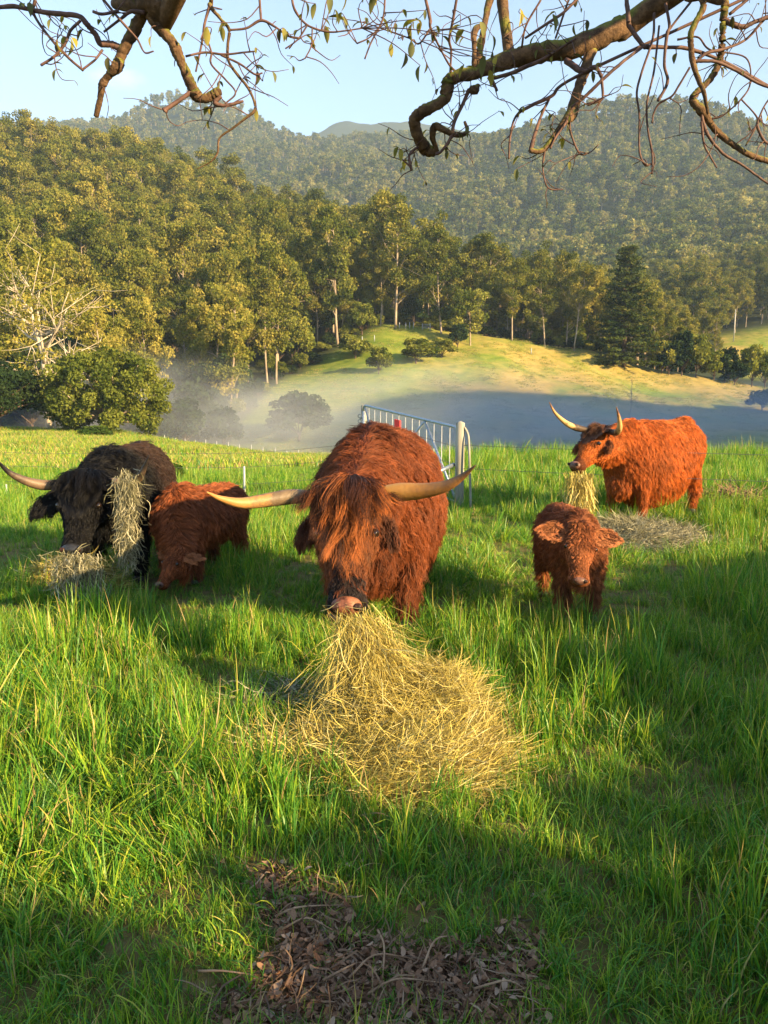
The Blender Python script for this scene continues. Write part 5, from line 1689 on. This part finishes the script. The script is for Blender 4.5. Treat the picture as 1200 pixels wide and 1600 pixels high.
branch([(978, -10, 2.85, 6), (982, 30, 2.83, 7), (984, 42, 2.83, 7), (1004, 70, 2.82, 6), (1010, 73, 2.82, 7), (1040, 74, 2.84, 5), (1075, 76, 2.86, 5), (1130, 96, 2.9, 4.5), (1200, 135, 2.95, 5)], 0)
branch([(1006, 72, 2.82, 5), (975, 95, 2.8, 5), (942, 124, 2.8, 5), (915, 150, 2.82, 4.5), (893, 168, 2.84, 4)], 0)
branch([(940, 120, 2.8, 5), (930, 105, 2.82, 6), (912, 112, 2.86, 8), (885, 95, 2.95, 9)], 0)
branch([(940, 122, 2.8, 4), (942, 150, 2.8, 4), (938, 156, 2.8, 5), (918, 164, 2.8, 4)], 0, name="twig")
branch([(1102, -30, 2.7, 9), (1098, -4, 2.7, 9), (1098, 14, 2.7, 9), (1080, 50, 2.7, 9), (1080, 75, 2.7, 8), (1083, 100, 2.7, 8), (1092, 126, 2.7, 7), (1100, 145, 2.7, 6), (1106, 178, 2.72, 4)], 0, [(*fork, .07), (2.2, .9, 3.15, .04), (1.55, 2.1, 3.05, .018)])
branch([(1134, -40, 2.75, 13), (1133, 5, 2.75, 12), (1130, 35, 2.75, 10), (1127, 80, 2.75, 10), (1122, 102, 2.75, 10), (1108, 126, 2.75, 9), (1090, 143, 2.75, 9), (1082, 156, 2.75, 11), (1094, 170, 2.75, 13), (1108, 190, 2.77, 10), (1122, 207, 2.8, 9), (1148, 228, 2.8, 8), (1176, 244, 2.82, 8), (1215, 256, 2.85, 8)], 0, [(*fork, .09), (2.3, .9, 3.2, .05), (1.75, 2.2, 3.1, .026)])
branch([(1133, 32, 2.75, 9), (1145, 38, 2.74, 8), (1162, 42, 2.74, 7), (1180, 34, 2.74, 6), (1215, 22, 2.74, 6)], 0)
branch([(1140, 22, 2.75, 5), (1165, 2, 2.75, 4.5), (1190, -20, 2.75, 4)], 0)
branch([(1088, 97, 2.72, 4), (1104, 83, 2.72, 5), (1130, 77, 2.73, 4), (1165, 62, 2.75, 4), (1190, 35, 2.75, 4), (1215, 10, 2.75, 4)], 0, name="twig")
branch([(1084, 96, 2.7, 5), (1116, 96, 2.7, 4.5), (1150, 110, 2.72, 4.5), (1185, 130, 2.74, 4), (1220, 142, 2.74, 4)], 0)
branch([(1096, 165, 2.75, 5), (1098, 190, 2.75, 5), (1108, 214, 2.75, 4.5), (1130, 240, 2.76, 4), (1160, 258, 2.78, 3.5), (1190, 280, 2.8, 3), (1215, 296, 2.8, 3)], 0)
branch([(1096, 190, 2.75, 4), (1100, 225, 2.74, 3), (1110, 245, 2.74, 2.5), (1120, 262, 2.74, 2)], 0, name="twig")
branch([(1022, 20, 2.8, 3.5), (1020, 60, 2.8, 3.5), (1003, 112, 2.8, 3.2), (995, 145, 2.8, 3.2), (999, 180, 2.8, 3), (999, 235, 2.8, 3), (1008, 258, 2.8, 3), (1017, 256, 2.8, 3)], 0, name="twig")
branch([(1030, 40, 2.8, 3), (1022, 110, 2.8, 3), (1011, 160, 2.8, 3), (1012, 200, 2.8, 3), (1019, 240, 2.8, 3), (1019, 272, 2.8, 2.5)], 0, name="twig")
branch([(1040, 5, 2.78, 4), (1046, 40, 2.78, 4), (1042, 55, 2.78, 5), (1038, 100, 2.78, 4), (1043, 128, 2.78, 4.5), (1028, 158, 2.78, 4)], 0, name="twig")
branch([(1078, 105, 2.7, 3), (1060, 135, 2.72, 3), (1050, 150, 2.73, 3), (1030, 162, 2.75, 3), (1021, 178, 2.76, 2.5), (1019, 192, 2.76, 3)], 0, name="twig")
branch([(1042, 52, 2.78, 4), (1058, 30, 2.78, 3.5), (1085, -4, 2.78, 4)], 0, name="twig")
branch([(1058, 62, 2.78, 3), (1090, 58, 2.76, 2.5), (1110, 78, 2.75, 2.5), (1165, 90, 2.75, 2), (1172, 130, 2.75, 2.2), (1158, 155, 2.75, 2.5), (1130, 180, 2.75, 2.5), (1112, 186, 2.76, 2.5)], 0, name="twig")
branch([(1158, 155, 2.75, 2), (1182, 182, 2.75, 2.5), (1184, 200, 2.75, 4), (1196, 222, 2.76, 4), (1212, 226, 2.76, 4)], 0, name="twig")
branch([(1205, 150, 2.8, 2.5), (1192, 170, 2.8, 2.5), (1180, 200, 2.8, 3), (1165, 228, 2.8, 2)], 0, name="twig")
branch([(1190, 185, 2.75, 3), (1172, 208, 2.75, 2), (1150, 225, 2.76, 2)], 0, name="twig")
branch([(893, 180, 2.9, 4), (880, 198, 2.88, 4), (868, 215, 2.87, 3), (860, 232, 2.86, 3)], 0, name="twig")
branch([(889, 190, 2.9, 4), (893, 212, 2.9, 3), (906, 240, 2.9, 2.6), (922, 238, 2.9, 2), (935, 226, 2.9, 1.6)], 0, name="twig")
branch([(851, 236, 2.87, 4), (848, 262, 2.87, 2.6), (853, 288, 2.87, 2.2), (862, 296, 2.87, 2), (880, 296, 2.87, 1.5)], 0, name="twig")
# left-hand limbs: a heavy limb passing overhead, with two broken hangers
L0 = [(*fork, .11), (1.3, .5, 3.35, .10), (.1, 1.35, 3.25, .08)]
branch([(275, -10, 2.45, 28), (240, 2, 2.5, 30), (205, 4, 2.55, 26), (178, 6, 2.6, 13)], 0, L0)
branch([(226, 14, 2.52, 14), (216, 35, 2.54, 17), (202, 62, 2.55, 16), (188, 88, 2.55, 15), (184, 102, 2.55, 17), (170, 118, 2.56, 11), (160, 132, 2.57, 11), (157, 152, 2.58, 9), (150, 182, 2.6, 7)], 0)
branch([(232, 22, 2.52, 15), (246, 40, 2.53, 16), (268, 64, 2.54, 15), (276, 80, 2.55, 16), (287, 105, 2.56, 14), (298, 132, 2.57, 15), (306, 148, 2.58, 17), (318, 154, 2.58, 12), (332, 150, 2.58, 14), (343, 142, 2.58, 13)], 0)
branch([(298, 144, 2.57, 7), (280, 157, 2.56, 6), (262, 169, 2.55, 6), (257, 173, 2.55, 9)], 0)
branch([(-20, 14, 2.5, 5), (20, 10, 2.5, 6), (55, 17, 2.5, 6), (85, 21, 2.5, 7), (122, 25, 2.5, 7), (136, 38, 2.5, 8), (150, 55, 2.52, 8), (157, 68, 2.53, 9), (172, 69, 2.54, 9), (186, 74, 2.55, 10)], 0)
branch([(126, 32, 2.5, 4), (110, 48, 2.5, 4), (102, 68, 2.5, 3.5), (85, 88, 2.5, 3.5), (64, 102, 2.5, 4)], 0, name="twig")
branch([(55, 0, 2.5, 5), (52, 18, 2.5, 4), (62, 38, 2.5, 4), (84, 66, 2.5, 4), (95, 78, 2.5, 5), (112, 95, 2.5, 4), (130, 110, 2.5, 4)], 0, name="twig")
branch([(160, 78, 2.53, 4), (150, 92, 2.52, 3), (143, 98, 2.52, 3), (130, 108, 2.52, 3)], 0, name="twig")
branch([(145, 18, 2.45, 4), (160, 22, 2.45, 4), (185, 17, 2.46, 4)], 0, name="twig")
branch([(158, -5, 2.45, 4), (180, 22, 2.46, 4), (200, 45, 2.47, 3.5), (215, 62, 2.48, 3), (226, 82, 2.48, 2.5), (240, 80, 2.48, 2)], 0, name="twig")
branch([(162, 50, 2.5, 3), (188, 30, 2.5, 4), (205, 18, 2.5, 5), (225, 20, 2.5, 7)], 0, name="twig")
branch([(345, 150, 2.58, 6), (335, 160, 2.58, 8), (348, 165, 2.58, 5), (362, 163, 2.58, 5), (380, 158, 2.58, 3.5)], 0)
branch([(330, -10, 2.6, 6), (328, 8, 2.6, 6), (345, 30, 2.6, 4.5), (358, 46, 2.6, 5), (356, 70, 2.6, 4), (357, 95, 2.6, 4), (372, 118, 2.6, 4), (386, 135, 2.6, 4), (396, 155, 2.6, 3.5), (398, 172, 2.6, 4), (382, 186, 2.6, 3.5), (364, 200, 2.6, 3), (343, 216, 2.6, 3), (340, 238, 2.6, 3), (330, 252, 2.6, 2), (308, 264, 2.6, 1.6)], 0, [(.1, 1.35, 3.25, .03), (-.45, 2.2, 3.0, .012)], name="twig")
branch([(328, 8, 2.6, 5), (320, 36, 2.6, 4), (316, 64, 2.6, 3.5), (306, 112, 2.6, 2.5)], 0, name="twig")
branch([(318, 50, 2.6, 3.5), (330, 80, 2.6, 3), (330, 100, 2.6, 3), (352, 124, 2.6, 2.6), (368, 145, 2.6, 2.4), (352, 162, 2.6, 2.2)], 0, name="twig")
branch([(290, 88, 2.58, 3), (320, 82, 2.6, 3), (350, 85, 2.6, 3), (380, 82, 2.6, 2.5), (400, 80, 2.6, 2)], 0, name="twig")
branch([(345, 86, 2.6, 3), (375, 100, 2.6, 3), (398, 116, 2.6, 3), (410, 114, 2.6, 2)], 0, name="twig")
branch([(358, 47, 2.6, 3), (385, 44, 2.6, 3), (408, 32, 2.6, 4), (430, 42, 2.6, 3), (450, 56, 2.6, 3), (468, 60, 2.6, 3)], 0, name="twig")
branch([(408, 32, 2.6, 4), (406, 5, 2.6, 4), (405, -15, 2.6, 4)], 0, name="twig")
branch([(455, -10, 2.6, 3.5), (460, 14, 2.6, 4), (474, 34, 2.6, 3), (490, 44, 2.6, 3), (515, 50, 2.6, 2.5), (540, 48, 2.6, 2), (566, 44, 2.6, 2)], 0, name="twig")
branch([(488, 44, 2.6, 2.5), (486, 72, 2.6, 2), (477, 91, 2.6, 2)], 0, name="twig")
branch([(480, 40, 2.6, 2.5), (465, 62, 2.6, 2), (446, 76, 2.6, 2)], 0, name="twig")
branch([(602, -10, 2.7, 3), (598, 30, 2.7, 3), (580, 66, 2.7, 2.6), (570, 92, 2.7, 2.4)], 0, name="twig")
branch([(596, 38, 2.7, 2), (578, 58, 2.7, 2), (558, 68, 2.7, 2)], 0, name="twig")
branch([(663, -10, 2.8, 4), (672, 30, 2.8, 5), (673, 44, 2.8, 4), (690, 80, 2.85, 3), (705, 105, 2.9, 3), (722, 118, 2.93, 3)], 0, name="twig")
branch([(715, -10, 2.8, 4), (708, 30, 2.82, 4), (702, 62, 2.85, 4), (705, 80, 2.88, 3.5), (703, 118, 2.9, 3)], 0, name="twig")
branch([(672, 45, 2.8, 3), (655, 68, 2.8, 2.5), (640, 60, 2.8, 2), (612, 50, 2.8, 2)], 0, name="twig")
branch([(868, 60, 2.9, 3), (890, -5, 2.9, 3)], 0, name="twig")
branch([(820, 60, 2.9, 3), (850, 40, 2.88, 4), (880, 20, 2.88, 4), (905, -5, 2.88, 4)], 0, name="twig")
branch([(815, 75, 2.95, 3), (822, 40, 2.92, 3), (845, 0, 2.9, 3)], 0, name="twig")
# fine side twigs with leaves
g = np.random.default_rng(77)
lv = []
def leaf_mesh(seed):
    gg = np.random.default_rng(seed)
    L = .042; m_ = 6; Vv = []
    for i in range(m_):
        t = i / (m_ - 1); h = .0095 * math.sin(math.pi * min(1, t * .94 + .04)) ** .8
        c = -0.02 * t * t
        Vv += [(L * t, -h, c + h * .5), (L * t, 0, c), (L * t, h, c + h * .5)]
    Fv = []
    for i in range(m_ - 1):
        for j in range(2):
            q = i * 3 + j; Fv.append((q, q + 1, q + 4, q + 3))
    me = new_mesh("leaf", Vv, Fv)
    set_attr(me, 'tint', np.full(len(Vv), gg.uniform(.1, .9)))
    me.materials.append(MAT_LEAF)
    return me
LEAVES = [leaf_mesh(i) for i in range(6)]
def put_leaf(p, d, sc):
    o = obj("leaf", LEAVES[int(g.integers(6))], None, tree, p - troot)
    q = Vector([float(v) for v in d]).to_track_quat('X', 'Z')
    o.rotation_mode = 'QUATERNION'; o.rotation_quaternion = q
    o.scale = (sc, sc, sc)
nleaf = 0
for k in range(210):
    C = PATHS[int(g.integers(len(PATHS)))]
    i = int(g.integers(max(1, len(C) // 4), len(C)))
    p0 = C[i, :3]
    if not (1.2 < p0[1] < 3.4) or p0[2] < 2.0:
        continue
    v = unit(g.normal(size=3) * np.array([1, .5, 1]) + np.array([-.3, 0, -.1]))
    L = g.uniform(.05, .19)
    Q = [p0]
    for s_ in range(3):
        v = unit(v + g.normal(size=3) * .45)
        Q.append(Q[-1] + v * L / 3)
    G = Geo(); tube(G, catmull(np.array(Q), 3), np.linspace(.0021, .0009, 10), 5)
    obj("twig", G.mesh("twig", troot), MAT_TWIG, tree)
    for s_ in range(int(g.integers(1, 4)) if p0[2] > 2.35 else int(g.random() < .3)):
        if nleaf < 210:
            q = Q[1 + int(g.integers(3))]; put_leaf(q, unit(v + g.normal(size=3) * .6 + np.array([0, 0, -.8])), g.uniform(.3, .95)); nleaf += 1
# leafy buds clustered along the upper edge
for (px_, py_, n_) in [(520, 22, 9), (640, 30, 8), (590, 8, 7), (660, 70, 8), (725, 65, 8), (760, 85, 8), (850, 70, 6), (120, 50, 5), (300, 12, 4), (840, 30, 6), (560, 30, 5)]:
    for k in range(n_):
        p = at(px_ + g.normal(0, 22), py_ + g.normal(0, 18), 2.7 + g.normal(0, .1))
        dmin = 9; best = None
        for C in PATHS:
            dq = np.linalg.norm(C[:, :3] - p, axis=1); j = dq.argmin()
            if dq[j] < dmin: dmin = dq[j]; best = C[j, :3]
        G = Geo(); tube(G, catmull(np.array([best, best * .5 + p * .5 + g.normal(size=3) * .015, p]), 4), np.linspace(.002, .001, 9), 4)
        obj("twig", G.mesh("twig", troot), MAT_TWIG, tree)
        put_leaf(p, unit(g.normal(size=3) + np.array([0, 0, -1.0])), g.uniform(.5, 1.3)); nleaf += 1

# ================================================================ litter on the bare soil
MAT_DEADLEAF = leaf_material("dead_leaf", [(0.0, (0.09, 0.047, 0.03)), (0.4, (0.26, 0.14, 0.082)), (0.75, (0.37, 0.225, 0.14)), (1.0, (0.44, 0.31, 0.22))], 0.1, 0.9, (1.2, 1, .8))
MAT_DEADTWIG = simple_material("dry_twig", (0.18, 0.10, 0.055), (0.42, 0.27, 0.16), 30, 0.8)
def dead_leaf(seed):
    gg = np.random.default_rng(seed)
    L = .05; m_ = 6; Vv = []; cu = gg.uniform(-.25, .5); tw = gg.uniform(-.4, .4)
    for i in range(m_):
        t = i / (m_ - 1); h = .014 * math.sin(math.pi * min(1, t * .92 + .05)) ** .7
        c = cu * .05 * (t - .5) ** 2 * 4
        Vv += [(L * (t - .5), -h, c + h * .45 + tw * h * (t - .5)), (L * (t - .5), 0, c), (L * (t - .5), h, c + h * .45 - tw * h * (t - .5))]
    Fv = []
    for i in range(m_ - 1):
        for j in range(2):
            q = i * 3 + j; Fv.append((q, q + 1, q + 4, q + 3))
    me = new_mesh("dead_leaf", Vv, Fv)
    set_attr(me, 'tint', np.full(len(Vv), gg.uniform(.25, .75)))
    me.materials.append(MAT_DEADLEAF)
    return me
DL = [dead_leaf(i) for i in range(10)]
g = np.random.default_rng(88)
LP = []
while len(LP) < 1700:
    px_ = g.uniform(330, 900); py_ = g.uniform(1330, 1640)
    p = ground_at(px_, py_)
    if g.random() < open_mask(np.array([p[0]]), np.array([p[1]]))[0] * .95 + .05:
        LP.append((p[0], p[1]))
LP = np.array(LP)
oo = np.argsort(LP[:, 1])
big = oo[::15][:150]
bigset = set(big.tolist())
for k in big:
    x, y = LP[k]; s_ = g.uniform(.38, .68)
    o = obj("fallen_leaf", DL[int(g.integers(10))], None, None, (x, y, float(gz(x, y)) + .02 + g.random() * .015), "curled brown fallen leaf on the bare trodden soil", "leaf", "fallen leaves on the bare soil")
    o.rotation_euler = (g.normal(0, .35), g.normal(0, .35), g.random() * 6.28); o.scale = (s_, s_, s_)
restk = np.array([k for k in range(len(LP)) if k not in bigset])
LR = LP[restk]; n = len(LR)
LS = [obj("litter_leaf_%02d" % i, DL[i], link=False) for i in range(10)]
s_ = g.uniform(.25, .6, n)
scatter("leaf_litter", np.column_stack([LR, gz(LR[:, 0], LR[:, 1]) + .006 + g.random(n) * .012]), g.integers(0, 10, n), np.column_stack([g.normal(0, .3, n), g.normal(0, .3, n), g.random(n) * 6.28]),
        np.column_stack([s_, s_, s_]), LS, label="brown leaf litter covering the bare soil", cat="leaf litter")
tw_px = [([(545, 1545), (585, 1520), (640, 1513)], "pale forked twig"), ([(505, 1548), (540, 1540), (560, 1520)], "thin bent stalk"), ([(590, 1470), (600, 1505), (598, 1545)], "upright dry stem"),
         ([(310, 1535), (350, 1545), (400, 1540)], "long dry root"), ([(660, 1530), (680, 1495), (715, 1478)], "arched dry stem"), ([(430, 1450), (470, 1445), (545, 1432)], "reddish broken twig"),
         ([(740, 1562), (790, 1560), (820, 1562)], "short straight twig"), ([(440, 1470), (480, 1462), (520, 1470)], "flat woody scrap"), ([(575, 1570), (620, 1558), (690, 1552)], "thin curved straw stalk"), ([(560, 1300), (590, 1303), (610, 1301)], "pale straw stub on the grass")]
for pts, nm in tw_px:
    P_ = np.array([ground_at(*q) for q in pts]); P_[:, 2] = gz(P_[:, 0], P_[:, 1]) + .025; P_[1, 2] += .02
    b0 = P_[0].copy(); G = Geo(); tube(G, catmull(P_ - b0, 5), np.linspace(.0036, .0014, 11), 6, lump=.1)
    obj("dry_twig", G.mesh("dry_twig"), MAT_DEADTWIG, None, b0, nm + " lying on the bare soil" if 'grass' not in nm else nm, "twig")
g = np.random.default_rng(89)
# matted dead roots and stalks
G = Geo(); n = 1300
P_ = []
while len(P_) < n:
    p = ground_at(g.uniform(300, 900), g.uniform(1370, 1640))
    if g.random() < open_mask(np.array([p[0]]), np.array([p[1]]))[0]:
        P_.append([p[0], p[1], float(gz(p[0], p[1])) + .008 + g.random() * .02])
P_ = np.array(P_); D_ = g.normal(size=(n, 3)); D_[:, 2] *= .25
strands(G, P_, D_, g.uniform(.03, .12, n), .0035, g, .5, .02, 4, lambda q: gz(q[:, 0], q[:, 1]) + .006, np.clip(g.normal(.4, .25, n), 0, 1))
obj("dead_stalks", G.mesh("dead_stalks", (0, 0, 0), 'tone', False), straw_material("dead_stalk", [(0, (.08, .045, .028)), (.5, (.24, .14, .08)), (1, (.40, .28, .18))]), None, None, "matted reddish dead stalks on the bare soil", "dead stalks", None, "stuff")
